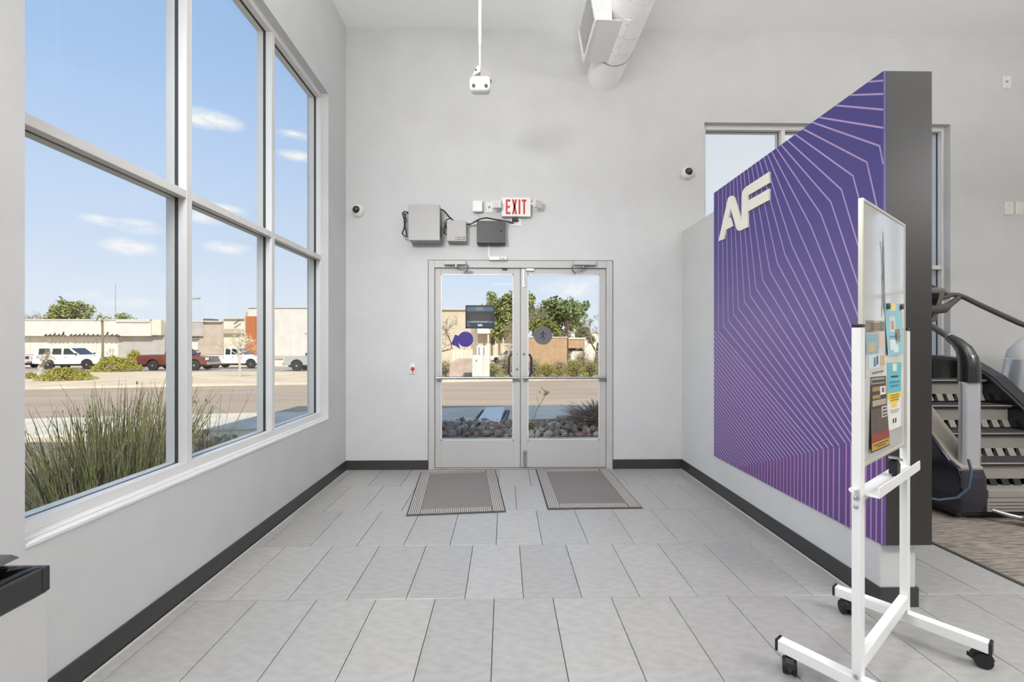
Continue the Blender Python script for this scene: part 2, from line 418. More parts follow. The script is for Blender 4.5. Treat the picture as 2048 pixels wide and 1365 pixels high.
def door(name, label, x0, x1, g0, g1, hinge_left):
    d = thing(name, ((x0+x1)/2, YB+.02, 0), label, 'door', kind='structure')
    ya, yb = YB+.022, YB+.066
    m = GREYALU
    MB().box(x0+.003, g0, ya, yb, .012, 2.124).build('stile', m, d, bevel=.002)
    MB().box(g1, x1-.003, ya, yb, .012, 2.124).build('stile', m, d, bevel=.002)
    MB().box(g0, g1, ya, yb, 2.064, 2.124).build('top_rail', m, d, bevel=.002)
    MB().box(g0, g1, ya, yb, .012, .300).build('bottom_rail', m, d, bevel=.002)
    bd = MB(); t = .012
    bd.box(g0, g0+t, ya-.004, ya+.004, .300, 2.064).box(g1-t, g1, ya-.004, ya+.004, .300, 2.064).box(g0, g1, ya-.004, ya+.004, .300, .300+t).box(g0, g1, ya-.004, ya+.004, 2.064-t, 2.064)
    bd.build('glazing_bead', WHITEFRAME, d, bevel=.001, seg=1)
    MB().box(g0, g1, YB+.041, YB+.047, .300, 2.064).build('pane', DGLASS, d)
    zb = .967
    pb = MB().tube([(x0+.02, ya-.055, zb), (x1-.02, ya-.055, zb)], .0135, 12); pb.build('push_bar', STEEL, d, smooth=True)
    for xx in (x0+.035, x1-.035):
        MB().box(xx-.012, xx+.012, ya-.06, ya, zb-.014, zb+.014).build('bar_bracket', CHROME, d, bevel=.004)
    xs, dr = (g1, -1) if hinge_left else (g0, 1)
    MB().tube([(xs-dr*.02, yb, 1.215), (xs-dr*.02, yb+.05, 1.215), (xs+dr*.03, yb+.062, 1.205), (xs+dr*.048, yb+.065, 1.17), (xs+dr*.048, yb+.065, 1.01), (xs+dr*.03, yb+.062, .975), (xs-dr*.02, yb+.05, .965), (xs-dr*.02, yb, .965)], .0125, 10).build('pull_handle', mat('dark_grey_pull', (92, 94, 96), .35, .6), d, smooth=True)
    xc = (g1+x1)/2 if hinge_left else (g0+x0)/2
    MB().cyl((xc, ya-.006, 1.055 if hinge_left else 1.215), (xc, ya, 1.055 if hinge_left else 1.215), .014, 16).build('lock_cylinder', CHROME, d)
    MB().cyl((xc, ya-.004, 1.215), (xc, ya, 1.215), .008, 12).build('bolt_cover', CHROME, d)
    # closer: body on the header, arm down to the leaf
    cx = x0+.22 if hinge_left else x1-.24
    MB().box(cx-.115, cx+.115, YB-.058, YB-.004, 2.150, 2.192).build('closer_body', GREYALU, d, bevel=.005)
    s = 1 if hinge_left else -1
    MB().tube([(cx+.01*s, YB-.035, 2.15), (cx+.01*s, YB-.035, 2.128)], .012, 10).bar((cx+.01*s, YB-.035, 2.13), (cx+.14*s, YB-.13, 2.126), .020, .007).build('closer_arm', CHROME, d)
    MB().tube([(cx+.14*s, YB-.13, 2.132), (cx+.145*s, YB-.10, 2.11), (cx+.12*s, YB-.03, 2.085), (cx+.09*s, ya, 2.078)], .008, 8).build('closer_rod', CHROME, d, smooth=True)
    return d
dl = door('door_1', 'left glass door leaf with push bar and dark screen', -.732, .174, -.669, .100, True)
dr = door('door_2', 'right glass door leaf with push bar and grey round sticker', .174, 1.085, .248, 1.016, False)
# surface bolt and contact at the meeting stile of the right leaf, kick-down holder below
MB().box(.196, .216, YB+.012, YB+.022, 1.93, 2.12).cyl((.206, YB+.008, 1.935), (.206, YB+.02, 1.935), .013, 12).build('surface_bolt', WHITEMET, dr)
MB().box(.235, .315, YB-.004, YB+.020, 2.096, 2.122).build('door_contact', WHITE, dr, bevel=.004)
MB().tube([(.218, YB+.004, .16), (.218, YB+.004, .03)], .013, 10).lathe((.218, YB+.004, .155), [(.001, .0), (.02, .01), (.02, .03), (.001, .045)], 'z', 12).box(.200, .236, YB+.008, YB+.022, .02, .19).build('door_holder', CHROME, dr, smooth=True)
MB().box(-.02, .03, YB+.0, YB+.016, 2.108, 2.122).build('latch_strike', GASKET, fr)
MB().box(.1712, .1768, YB+.026, YB+.062, .012, 2.124).build('weatherstrip', GASKET, dr)

# ------------------------------------------------------------------ unseen pendant fill lights, added to brighten the room
DIFF = emit('fill_diffuser', (255, 252, 246), 2.5)
# (x, y, z, watts down, watts up, place in its label)
FILL_PENDANTS = [(.2, .8, 2.9, 4, 122, 'low over the middle of the lobby'), (4.3, .4, 3.0, 85, 195, 'low above the gym carpet, nearest the stair climber'),
            (.2, -4.0, 3.6, 12, 12, 'over the lobby behind the viewpoint'), (.2, -7.0, 3.6, 12, 12, 'over the lobby by the rear wall'), (4.3, -2.6, 3.6, 12, 12, 'second of the middle gym row'), (4.3, -5.6, 3.6, 12, 12, 'third of the middle gym row'),
            (7.4, .4, 3.6, 12, 20, 'first of the far gym row'), (7.4, -2.6, 3.6, 12, 12, 'second of the far gym row'), (7.4, -5.6, 3.6, 12, 12, 'third of the far gym row')]
for lx, ly, ZL, wd, wu, place in FILL_PENDANTS:
    t = thing('pendant_fill_light', (lx, ly, ZL), 'added out-of-view pendant fill panel ' + place, 'light', 'added pendant fill panels')
    m = MB()
    m.box(lx-.62, lx+.62, ly-.32, ly-.30, ZL-.05, ZL).box(lx-.62, lx+.62, ly+.30, ly+.32, ZL-.05, ZL).box(lx-.62, lx-.60, ly-.30, ly+.30, ZL-.05, ZL).box(lx+.60, lx+.62, ly-.30, ly+.30, ZL-.05, ZL)
    m.build('frame', WHITEMET, t)
    MB().box(lx-.60, lx+.60, ly-.30, ly+.30, ZL-.042, ZL-.01).build('diffuser', DIFF, t)
    for sx in (-.55, .55): MB().tube([(lx+sx, ly, ZL), (lx+sx, ly, ZC)], .003, 6).build('hanging_wire', STEEL, t)
    for up in (0, 1):
        ld = bpy.data.lights.new('fill_lamp', 'AREA'); ld.shape = 'RECTANGLE'; ld.size = 1.16; ld.size_y = .56; ld.energy = wu if up else wd; ld.color = (.985, .99, 1.0); ld.spread = math.pi
        lo = bpy.data.objects.new('fill_lamp', ld); COL.objects.link(lo); lo.parent = t; lo.location = (0, 0, .01 if up else -.055)
        if up: lo.rotation_euler = (math.pi, 0, 0)

# two unseen tilted fill panels, added to imitate light from the tall window
for p, q, watts, lab in (((-1.2, 1.25, 3.1), (.2, 4.66, 1.6), 25, 'added unseen fill panel on the window wall aimed at the doors'), ((-1.2, .35, 3.1), (.4, 2.6, 0), 24, 'added unseen fill panel on the window wall aimed at the lobby floor')):
    p, q = Vector(p), Vector(q); t = thing('tilted_fill_light', tuple(p), lab, 'light', 'added tilted fill panels')
    rot = (q-p).to_track_quat('-Z', 'Y'); ax, ay, az = rot @ Vector((1,0,0)), rot @ Vector((0,1,0)), rot @ Vector((0,0,1))
    MB().obox(p+az*.03, ax*.40, ay*.18, az*.02).build('housing', WHITEMET, t, bevel=.004)
    MB().obox(p+az*.006, ax*.385, ay*.165, az*.003).build('diffuser', DIFF, t)
    MB().bar(p+az*.05, (XL, p.y, p.z+.15), .03, .03).build('bracket', WHITEMET, t)
    ld = bpy.data.lights.new('fill_lamp', 'AREA'); ld.shape = 'RECTANGLE'; ld.size = .76; ld.size_y = .32; ld.energy = watts; ld.color = (.985, .99, 1.0); ld.spread = R(105)
    lo = bpy.data.objects.new('fill_lamp', ld); COL.objects.link(lo); lo.parent = t; lo.rotation_euler = rot.to_euler(); lo.location = -az*.004
# ------------------------------------------------------------------ purple mural panel on the partition
MX, MY0, MY1, MZ0, MZ1 = 1.875, 2.153, 3.916, .325, 2.672
mural = thing('mural_panel', (MX, (MY0+MY1)/2, MZ0), 'large purple panel of fanning pink lines with cream letters and black box end', 'mural')
def print_mat():
    m = bpy.data.materials.new('purple_print'); m.use_nodes = True; nt = m.node_tree; N = nt.nodes.new; L = nt.links.new
    b = nt.nodes['Principled BSDF']; b.inputs['Roughness'].default_value = .42
    tc = N('ShaderNodeTexCoord'); sep = N('ShaderNodeSeparateXYZ'); L(tc.outputs['Object'], sep.inputs[0])
    zr = N('ShaderNodeMapRange'); zr.inputs['From Min'].default_value = 0; zr.inputs['From Max'].default_value = MZ1-MZ0; L(sep.outputs['Z'], zr.inputs['Value'])
    rp = N('ShaderNodeValToRGB'); L(zr.outputs[0], rp.inputs[0]); e = rp.color_ramp.elements
    st = [(0, (92, 66, 124)), (.3, (106, 86, 138)), (.5, (108, 94, 144)), (.78, (72, 62, 132)), (1, (56, 48, 124))]
    while len(e) < len(st): e.new(.5)
    for k, (p, c) in zip(e, st): k.position = p; k.color = (*s2l(c), 1)
    yr = N('ShaderNodeMapRange'); yr.inputs['From Min'].default_value = -.88; yr.inputs['From Max'].default_value = .2; L(sep.outputs['Y'], yr.inputs['Value'])
    yr.inputs['To Min'].default_value = .45; yr.inputs['To Max'].default_value = 0
    mx = N('ShaderNodeMixRGB'); L(yr.outputs[0], mx.inputs[0]); L(rp.outputs[0], mx.inputs[1]); mx.inputs[2].default_value = (*s2l((80, 76, 138)), 1)
    L(mx.outputs[0], b.inputs['Base Color'])
    return m
PRINT = print_mat()
BLKBOX = mat('black_laminate', (45, 43, 41), .45, var=.1, scale=1.5)
MB().box(MX, MX+.013, MY0, MY1, MZ0, MZ1).build('printed_face', PRINT, mural)
MB().box(MX+.014, 2.118, MY0, MY0+.018, MZ0, MZ1).build('end_panel', BLKBOX, mural)
MB().box(2.100, 2.118, MY0+.019, MY1, MZ0, MZ1).build('back_panel', BLKBOX, mural)
MB().box(MX+.014, 2.099, MY0+.019, MY1, MZ1-.018, MZ1).build('top_panel', BLKBOX, mural)
LINEM = mat('pink_print_line', (182, 156, 200), .45)
LINEP = mat('salmon_print_line', (188, 132, 172), .45)
def mp(px, py):
    p = at_x(px, py, MX); return (p.y, p.z)
def clip_line(pts):
    """keep the part of a polyline inside the panel"""
    out = []
    y0, y1, z0, z1 = MY0+.002, MY1-.002, MZ0+.002, MZ1-.002
    segs = []
    for (a, b) in zip(pts, pts[1:]):
        t0, t1 = 0., 1.; dx, dy = b[0]-a[0], b[1]-a[1]; ok = True
        for p, q in ((-dx, a[0]-y0), (dx, y1-a[0]), (-dy, a[1]-z0), (dy, z1-a[1])):
            if abs(p) < 1e-12:
                if q < 0: ok = False
            else:
                r = q/p
                if p < 0: t0 = max(t0, r)
                else: t1 = min(t1, r)
        if ok and t0 < t1: segs.append(((a[0]+dx*t0, a[1]+dy*t0), (a[0]+dx*t1, a[1]+dy*t1)))
    return segs
def ribbon(mb, pts, w, x):
    for a, b in clip_line(pts):
        d = Vector((b[0]-a[0], b[1]-a[1])); L = d.length
        if L < 1e-4: continue
        d /= L; n = Vector((-d.y, d.x))*w/2; e = d*w*.25
        c = [(a[0]-e.x-n.x, a[1]-e.y-n.y), (b[0]+e.x-n.x, b[1]+e.y-n.y), (b[0]+e.x+n.x, b[1]+e.y+n.y), (a[0]-e.x+n.x, a[1]-e.y+n.y)]
        mb.add([(x, q[0], q[1]) for q in c], [(0, 3, 2, 1)])
# bends of the printed lines, upper locus (index 0 = nearest the far bottom) and lower locus
A = [(1437,663),(1446.7,652.5),(1456.6,641.7),(1467,629),(1477,617),(1489,604),(1500.6,591.6),(1512,577),(1525.5,560.6),(1540,543.5),(1555,527),(1570.5,510.3),(1584,492),(1602,472.5),(1621,451),(1642,428.4),(1662,404.6),(1683,379.5),(1706,351.8),(1733.9,324.7),(1759.3,292)]
TOPS = [None]*21
tops_px = {20:(1634,248), 19:(1611,260.5), 18:(1597,273.5), 17:(1580,285), 16:(1567,295), 15:(1556,301), 14:(1546,308), 13:(1537,314), 12:(1529,319), 11:(1520,325), 10:(1512,330), 9:(1504,336), 8:(1496,341), 7:(1488,346), 6:(1481,351), 5:(1474,355.5), 4:(1467,360), 3:(1460,365), 2:(1452,370), 1:(1445,375), 0:(1437,380)}
Bn = [mp(*q) for q in [(1636.6,902),(1647,899.5),(1656.7,897),(1667.5,895),(1679,892.6),(1692.8,888)]]
mbl, mbp = MB(), MB()
W = .0085
A2 = [mp(*q) for q in A]
# low bends continue towards the near edge and back towards the far edge along their own locus
def lowbend(i):
    if i <= 5 and i >= 0: return Bn[i]
    if i > 5: return (Bn[5][0]-(i-5)*.033, Bn[5][1]+(i-5)*.0125)
    far = mp(1481, 935); k = 24.0
    t = -i/k
    return (Bn[0][0]+(far[0]-Bn[0][0])*t, Bn[0][1]+(far[1]-Bn[0][1])*t)
def foot(b):   # below the lower bend the lines run down, leaning slightly to the far end
    return (b[0]+.010, b[1]-1.4)
for i, a in enumerate(A2):
    t = mp(*tops_px[i]); up = (t[0]+(t[0]-a[0])*.3, t[1]+(t[1]-a[1])*.3)
    lb = lowbend(i)
    ribbon(mbl, [up, a], W, MX-.0006)
    mid = (a[0]+(lb[0]-a[0])*.5, a[1]+(lb[1]-a[1])*.5)
    ribbon(mbl, [a, lb], W, MX-.0006); ribbon(mbp, [lb, foot(lb)], W, MX-.0006)
for i in range(-1, -40, -1):
    lb = lowbend(i)
    d0 = Vector(A2[0])-Vector(Bn[0]); d1 = Vector(A2[6])-Vector(lowbend(6))
    # the fan flattens towards the floor
    f = min(1., -i/30.)
    ang = math.atan2(d0.y, d0.x) - f*R(8)
    st = (lb[0]+math.cos(ang)*4, lb[1]+math.sin(ang)*4)
    ribbon(mbl, [st, lb], W*.9, MX-.0006); ribbon(mbp, [lb, foot(lb)], W*.9, MX-.0006)
for (p, q) in [((1645,236),(1768,256)), ((1672,211),(1768,219.5)), ((1705,190),(1768,188)), ((1745,163),(1768,161))]:
    a, b = mp(*p), mp(*q); e = (a[0]+(a[0]-b[0])*.6, a[1]+(a[1]-b[1])*.6); ribbon(mbl, [e, a, b], W, MX-.0006)
for o in (mbl.build('printed_lines', LINEM, mural), mbp.build('printed_lines', LINEP, mural)): o['kind'] = 'stuff'
tag(kids(mural)[-1], 'pink upright printed lines')
# cream letters, one joined shape standing proud of the print
LOGO = [(300,1158),(434,560),(442,520),(455,495),(470,480),(487,471),(503,470),(520,475),(534,487),(545,510),(600,690),(652,862),(653,640),(655,485),(660,435),(672,395),(690,365),(715,340),(750,315),(900,218),(1075,103),(1075,275),(765,455),(752,465),(748,480),(748,545),(1075,360),(1075,532),(748,708),(746,840),(745,945),(648,992),(630,998),(612,999),(595,993),(582,980),(573,960),(485,655),(449,812),(475,800),(517,930),(411,990),(380,1128)]
pts = [mp(1400+x/7.585, 330+y/7.585) for x, y in LOGO]
MB().prism(pts, (MX-.0008, 0, 0), (0, 1, 0), (0, 0, 1), (-.012, 0, 0)).build('letters', mat('cream_acrylic', (240, 236, 222), .4), mural)

# ------------------------------------------------------------------ fixtures on the back wall
def disc_ring(mb, c, r, h, n=24): return mb.lathe(c, [(r*.96, 0), (r, .004), (r, h*.8), (r*.94, h)], (0, -1, 0), n)
def dome_camera(px, py, look, label):
    p = at_y(px, py, YB)
    t = thing('dome_camera', (p.x, YB, p.z), label, 'camera', 'dome cameras on the end wall')
    c = Vector((p.x, YB, p.z))
    MB().lathe(c, [(.060, 0), (.062, .006), (.062, .028), (.056, .044), (.044, .056), (.02, .058)], (0, -1, 0), 28).build('housing', WHITE, t, smooth=True)
    d = Vector(look).normalized(); b = MB(); k = c+Vector((0, -.040, 0))+d*.012
    prof = [(.041*math.cos(a), .041*math.sin(a)) for a in [i*math.pi/2/8 for i in range(9)]]
    b.lathe(k, prof, d, 24).build('dark_dome', mat('smoked_dome', (36, 34, 33), .08, spec=.8), t, smooth=True)
    MB().lathe(k-d*.006, [(.047, 0), (.047, .006), (.042, .010)], d, 24).build('dome_ring', WHITE, t, smooth=True)
    return t
dome_camera(717, 423, (-.30, -1, .12), 'small white dome camera on the wall beside the tall left window')
dome_camera(1373, 348, (.12, -1, .22), 'small white dome camera left of the window behind the mural')

def wbox(name, label, cat, px0, py0, px1, py1, depth, material, bev=.004):
    """box on the back wall whose front face covers the given pixels"""
    a, b = at_y(px0, py0, YB-depth), at_y(px1, py1, YB-depth)
    t = thing(name, ((a.x+b.x)/2, YB, b.z), label, cat)
    return t, a.x, b.x, b.z, a.z, YB-depth
BOXG = mat('light_grey_enamel', (162, 160, 157), .45)
t, x0, x1, z0, z1, yf = wbox('control_cabinet', 'large light grey control box high on the wall left of the exit sign', 'box', 817, 409.5, 879, 480.5, .17, BOXG)
MB().box(x0, x1, yf+.012, YB, z0, z1).build('body', BOXG, t, bevel=.003)
MB().box(x0-.002, x1+.002, yf, yf+.0115, z0-.002, z1+.002).build('lid', BOXG, t, bevel=.003)
m = MB()
for k in range(11):
    zz = z0+.05+k*(z1-z0-.1)/10
    for yy in (yf+.035, yf+.075, yf+.115): m.box(x1-.001, x1+.0015, yy, yy+.026, zz-.006, zz+.006)
m.build('vent_slots', mat('dark_slot', (48, 46, 45), .7), t)
for xx in (x0+.09, x0+.17): MB().cyl((xx, yf+.08, z0-.001), (xx, yf+.08, z0-.006), .016, 14).build('knockout', STEEL, t)
BX = (x0, x1, z0, z1, yf)
CABLE = mat('black_cable', (28, 27, 27), .5)
m = MB(); cx, yc = x0-.052, YB-.09
m.tube([(x0+.0, yc, z0+.30), (cx-.012, yc, z0+.312), (cx-.026, yc-.01, z0+.29), (cx-.010, yc, z0+.23), (cx+.002, yc, z0+.16), (cx-.022, yc-.01, z0+.10), (cx-.028, yc-.012, z0+.085), (cx-.010, yc, z0+.06), (x0, yc, z0+.045)], .0065, 8)
m.tube([(x0, yc+.01, z0+.30), (cx+.002, yc+.01, z0+.29), (cx-.01, yc, z0+.22), (cx-.004, yc-.005, z0+.17), (cx+.012, yc, z0+.10), (cx+.016, yc, z0+.06)], .0065, 8)
m.tube([(cx-.026, yc-.006, z0+.085), (cx-.002, yc-.006, z0+.17), (cx+.012, yc-.004, z0+.23), (cx-.018, yc-.006, z0+.305)], .006, 8)
tag(m.build('coiled_cable', CABLE, smooth=True), 'bundled black cable hanging at the left side of the large grey control box', 'cable')
t, x0, x1, z0, z1, yf = wbox('power_supply_box', 'small grey metal box with a dark name plate between the grey and black boxes', 'box', 894, 441, 932, 482, .11, BOXG)
MB().box(x0, x1, yf+.010, YB, z0, z1).build('body', BOXG, t, bevel=.003)
MB().box(x0-.002, x1+.002, yf, yf+.0095, z0-.002, z1+.002).build('lid', BOXG, t, bevel=.003)
wl = x1-x0
pl = MB().box(x0+wl*.44, x1-wl*.05, yf-.003, yf-.0002, z0+.014, z0+.038).build('name_plate', mat('dark_label', (44, 44, 46), .4), t)
mm = MB().cyl((x0+wl*.50, yf-.0045, z0+.026), (x0+wl*.50, yf-.0032, z0+.026), .007, 12)
for k in range(7): mm.box(x0+wl*(.58+k*.052), x0+wl*(.58+k*.052)+.006, yf-.0045, yf-.0032, z0+.021, z0+(.032 if k in (0, 3) else .029))
mm.build('plate_print', WHITE, pl)
MB().cyl((x1-wl*.22, yf-.003, z0+.09), (x1-wl*.22, yf, z0+.09), .004, 10).build('screw', STEEL, t)
PSX = (x0, x1, z0, z1, yf)
t, x0, x1, z0, z1, yf = wbox('junction_cabinet', 'black steel lock box below the exit sign', 'box', 953.5, 441, 1010.5, 487, .10, BLACKP)
BLKM = mat('dark_charcoal_enamel', (62, 61, 60), .45)
MB().box(x0, x1, yf+.012, YB, z0, z1).build('body', BLKM, t, bevel=.003)
MB().box(x0+.004, x1-.002, yf, yf+.0115, z0+.004, z1-.004).build('door', BLKM, t, bevel=.002)
MB().lathe((x1-.045, yf, (z0+z1)/2+.012), [(.011, 0), (.011, .006), (.008, .009)], (0, -1, 0), 14).build('lock', BLACKP, t)
JX = (x0, x1, z0, z1, yf)
# cables between the boxes
m = MB()
bx1, bz1 = BX[1], BX[3]
m.tube([(bx1+.004, BX[4]+.05, bz1-.03), (bx1+.04, YB-.12, bz1-.045), (bx1+.09, YB-.08, bz1-.10), (bx1+.15, YB-.05, bz1-.145), (bx1+.22, YB-.045, bz1-.155), (bx1+.30, YB-.05, bz1-.165), (JX[0]+.03, YB-.12, JX[3]+.008), (JX[0]+.10, YB-.11, JX[3]+.024), (JX[0]+.20, YB-.07, JX[3]+.016), (JX[1]+.02, YB-.04, JX[3]+.006), (JX[1]+.06, YB-.03, JX[3]+.0), (JX[1]+.085, YB-.025, JX[3]-.004)], .0075, 8)
tag(m.build('power_cable', CABLE, smooth=True), 'black cable running from the large grey box along to the outlet under the exit sign', 'cable')
m = MB()
px0 = PSX[0]
m.tube([(bx1+.10, YB-.09, bz1-.115), (bx1+.06, YB-.09, bz1-.13), (bx1+.035, YB-.09, bz1-.17), (px0-.008, YB-.10, PSX[3]-.05), (px0-.03, YB-.10, PSX[3]-.09), (px0-.034, YB-.10, PSX[3]-.13), (px0-.012, YB-.09, PSX[3]-.145), (px0, YB-.08, PSX[3]-.12)], .0055, 8)
m.tube([(px0-.003, YB-.10, PSX[3]-.012), (px0-.02, YB-.10, PSX[3]-.05), (px0-.036, YB-.10, PSX[3]-.10), (px0-.026, YB-.095, PSX[3]-.14), (px0-.008, YB-.09, PSX[3]-.07), (px0-.014, YB-.1, PSX[3]-.03)], .0055, 8)
tag(m.build('looped_cable', CABLE, smooth=True), 'looped black cable hanging left of the small grey box', 'cable')
m = MB().tube([(PSX[1]-.02, PSX[4]+.02, PSX[3]+.002), (PSX[1]+.02, YB-.09, PSX[3]-.006), (PSX[1]+.045, YB-.07, PSX[3]-.012), (JX[0]-.02, YB-.07, JX[3]-.008), (JX[0]+.01, YB-.09, JX[3]+.003), (JX[0]+.02, YB-.07, JX[3]+.03)], .008, 8)
tag(m.build('white_cable', WHITE, smooth=True), 'short white cable bridging the small grey box and the black box', 'cable')
# raceway and sensor above the doors
p = at_y(978, 488, YB); q = at_y(978, 515, YB)
tag(MB().box(p.x-.012, p.x+.012, YB-.014, YB, q.z, JX[2]).build('cable_raceway', OFFWHITE, bevel=.002), 'thin vertical white cable channel from the black box to the door sensor', 'raceway')
a, b = at_y(978, 513, YB-.04), at_y(1014, 520.5, YB-.04)
t = thing('motion_sensor', ((a.x+b.x)/2, YB, b.z), 'slim white motion sensor bar on top of the door frame', 'sensor')
MB().box(a.x, b.x-.075, YB-.04, YB, b.z, a.z).build('body', WHITE, t, bevel=.006)
MB().box(b.x-.073, b.x, YB-.044, YB, b.z, a.z).build('end_cap', OFFWHITE, t, bevel=.008)
m = MB()
for k in range(3): m.box(b.x-.058+k*.013, b.x-.050+k*.013, YB-.0455, YB-.0441, b.z+.008, b.z+.017)
m.build('indicator', BLACKP, t)
a, b = at_y(945, 401, YB-.05), at_y(965, 423.5, YB-.05)
t = thing('alarm_sounder', ((a.x+b.x)/2, YB, b.z), 'small square white sounder box left of the exit sign', 'box')
MB().box(a.x, b.x, YB-.05, YB-.012, b.z, a.z).build('cover', WHITE, t, bevel=.010, seg=3)
MB().box(a.x+.006, b.x-.006, YB-.0119, YB, b.z+.006, a.z-.006).build('base', OFFWHITE, t)
m = MB().tube([(b.x-.055, YB-.03, b.z+.002), (b.x-.05, YB-.02, b.z-.03), (b.x-.035, YB-.02, b.z-.055)], .002, 6)
tag(m.build('thin_wire', mat('grey_wire', (150, 146, 142), .5), smooth=True), 'thin grey wire dropping from the square white sounder', 'wire')
def plate(px0, py0, px1, py1, label, kind):
    a, b = at_y(px0, py0, YB), at_y(px1, py1, YB)
    t = thing('wall_plate', ((a.x+b.x)/2, YB, b.z), label, 'outlet')
    MB().box(a.x, b.x, YB-.007, YB, b.z, a.z).build('plate', OFFWHITE, t, bevel=.003)
    cx, cz = (a.x+b.x)/2, (a.z+b.z)/2
    if kind == 'outlet':
        for s in (-1, 1):
            f = MB().box(cx-.016, cx+.016, YB-.0095, YB-.0071, cz+s*.02-.013, cz+s*.02+.013).build('socket', WHITE, t, bevel=.002)
            mm = MB(); mm.box(cx-.008, cx-.0055, YB-.0104, YB-.0096, cz+s*.02-.004, cz+s*.02+.006).box(cx+.0055, cx+.008, YB-.0104, YB-.0096, cz+s*.02-.004, cz+s*.02+.006)
            mm.build('slot', BLACKP, f)
    elif kind == 'jack':
        MB().box(cx-.013, cx+.013, YB-.0095, YB-.0071, cz-.010, cz+.014).build('socket', mat('grey_jack', (150, 148, 146), .5), t)
    for s in (-1, 1):
        MB().cyl((cx, YB-.0085, cz+s*.05), (cx, YB-.0071, cz+s*.05), .0035, 8).build('screw', STEEL, t)
    return t
plate(1021, 437.5, 1043, 452.5, 'outlet plate half hidden under the exit sign with a black plug in it', 'outlet')
plate(972, 405, 985, 426, 'white outlet plate partly behind the left emergency lamp', 'jack')
plate(2004, 152, 2021, 177, 'highest of the white wall plates right of the mural', 'jack')
plate(2008, 404, 2025, 430, 'lower left white wall plate with two sockets right of the gym window', 'outlet')
plate(2030, 404, 2046, 430, 'blank white wall plate at the right edge beside the socket plate', 'blank')
p = at_y(1030, 442, YB)
m = MB().box(p.x-.032, p.x+.032, YB-.045, YB-.010, p.z-.012, p.z+.014)
tag(m.build('power_plug', CABLE, bevel=.004), 'black power plug in the outlet below the exit sign', 'plug')

# exit sign
a, b = at_y(1004, 395.5, YB-.06), at_y(1061, 432.5, YB-.06)
t = thing('exit_sign', ((a.x+b.x)/2, YB, b.z), 'white exit sign with red letters and an emergency lamp on each side', 'sign')
yf = YB-.06
MB().box(a.x, b.x, yf+.014, YB, b.z, a.z).build('housing', WHITE, t, bevel=.004)
MB().box(a.x-.003, b.x+.003, yf, yf+.0138, b.z-.003, a.z+.003).build('face_plate', WHITE, t, bevel=.006)
cx = (a.x+b.x)/2; hgt = a.z-b.z
RED = mat('red_sign_letter', (186, 40, 28), .45)
LW, LH, ST = .048, hgt*.80, .0175
zz0 = b.z+hgt*.10; xs = a.x+.040
def letter(nm, polys):
    m = MB()
    for pl in polys: m.prism(pl, (0, yf-.0004, 0), (1, 0, 0), (0, 0, 1), (0, -.0022, 0))
    m.build(nm, RED, t)
g = .0155; X = xs
rect = lambda x0, x1, z0_, z1_: [(x0, z0_), (x1, z0_), (x1, z1_), (x0, z1_)]
letter('letter', [rect(X, X+ST, zz0, zz0+LH), rect(X+ST, X+LW, zz0+LH-ST*1.25, zz0+LH), rect(X+ST, X+LW*.88, zz0+LH/2-ST*.6, zz0+LH/2+ST*.6), rect(X+ST, X+LW, zz0, zz0+ST*1.25)])
X += LW+g; W2_ = LW*1.12
letter('letter', [[(X, zz0), (X+ST*1.15, zz0), (X+W2_, zz0+LH), (X+W2_-ST*1.15, zz0+LH)], [(X+W2_-ST*1.15, zz0), (X+W2_, zz0), (X+ST*1.15, zz0+LH), (X, zz0+LH)]])
X += W2_+g
letter('letter', [rect(X, X+ST*1.05, zz0, zz0+LH)])
X += ST*1.05+g
letter('letter', [rect(X, X+LW, zz0+LH-ST*1.25, zz0+LH), rect(X+LW/2-ST*.52, X+LW/2+ST*.52, zz0, zz0+LH-ST*1.25)])
def emergency_lamp(px, py, ang, sx):
    c = at_y(px, py, YB-.10); c = Vector((c.x, YB-.10, c.z))
    d = Vector((math.sin(ang), -math.cos(ang), -.12)).normalized(); u = Vector((0, 0, 1)); sd = d.cross(u).normalized(); u = sd.cross(d)
    sg = 1 if c.x > cx else -1
    arm = MB().bar((b.x if sg > 0 else a.x, YB-.04, a.z-.05), c+Vector((-sg*.02, .03, 0)), .018, .018)
    h = MB().obox(c, sd*.046, d*.020, u*.040).build('emergency_lamp', OFFWHITE, t, bevel=.006)
    arm.build('lamp_arm', OFFWHITE, h)
    MB().obox(c+d*.0204, sd*.040, d*.0006, u*.034).build('lens', mat('lamp_reflector_grey', (150, 148, 145), .3), h)
    k = MB()
    for j in range(-2, 3): k.obox(c+sd*(j*.017)+d*.0215, sd*.0028, d*.0014, u*.034)
    for j in (-1, 0, 1): k.obox(c+u*(j*.02)+d*.0215, sd*.04, d*.0012, u*.002)
    k.build('lens_ribs', WHITE, h)
emergency_lamp(994, 409, -.25, 1)
emergency_lamp(1075, 408, .5, 1)

# red push button
p = at_y(825, 738, YB)
t = thing('exit_button', (p.x, YB, p.z-.06), 'small wall plate with a red round push button left of the doors', 'button')
MB().box(p.x-.036, p.x+.030, YB-.008, YB, p.z-.060, p.z+.060).build('plate', mat('pale_green_plate', (206, 208, 202), .5), t, bevel=.002)
MB().box(p.x-.016, p.x+.029, YB-.014, YB-.0082, p.z-.052, p.z+.055).build('label_plate', WHITE, t, bevel=.001)
MB().lathe((p.x+.006, YB-.0142, p.z+.0), [(.020, 0), (.020, .010), (.016, .018), (.003, .020)], (0, -1, 0), 20).build('red_button', mat('red_button', (190, 44, 48), .35), t, smooth=True)
m = MB()
for k in range(4): m.box(p.x-.006, p.x+.018, YB-.0152, YB-.0142, p.z-.030-k*.006, p.z-.027-k*.006)
m.build('print', mat('grey_print', (110, 108, 106), .5), t)

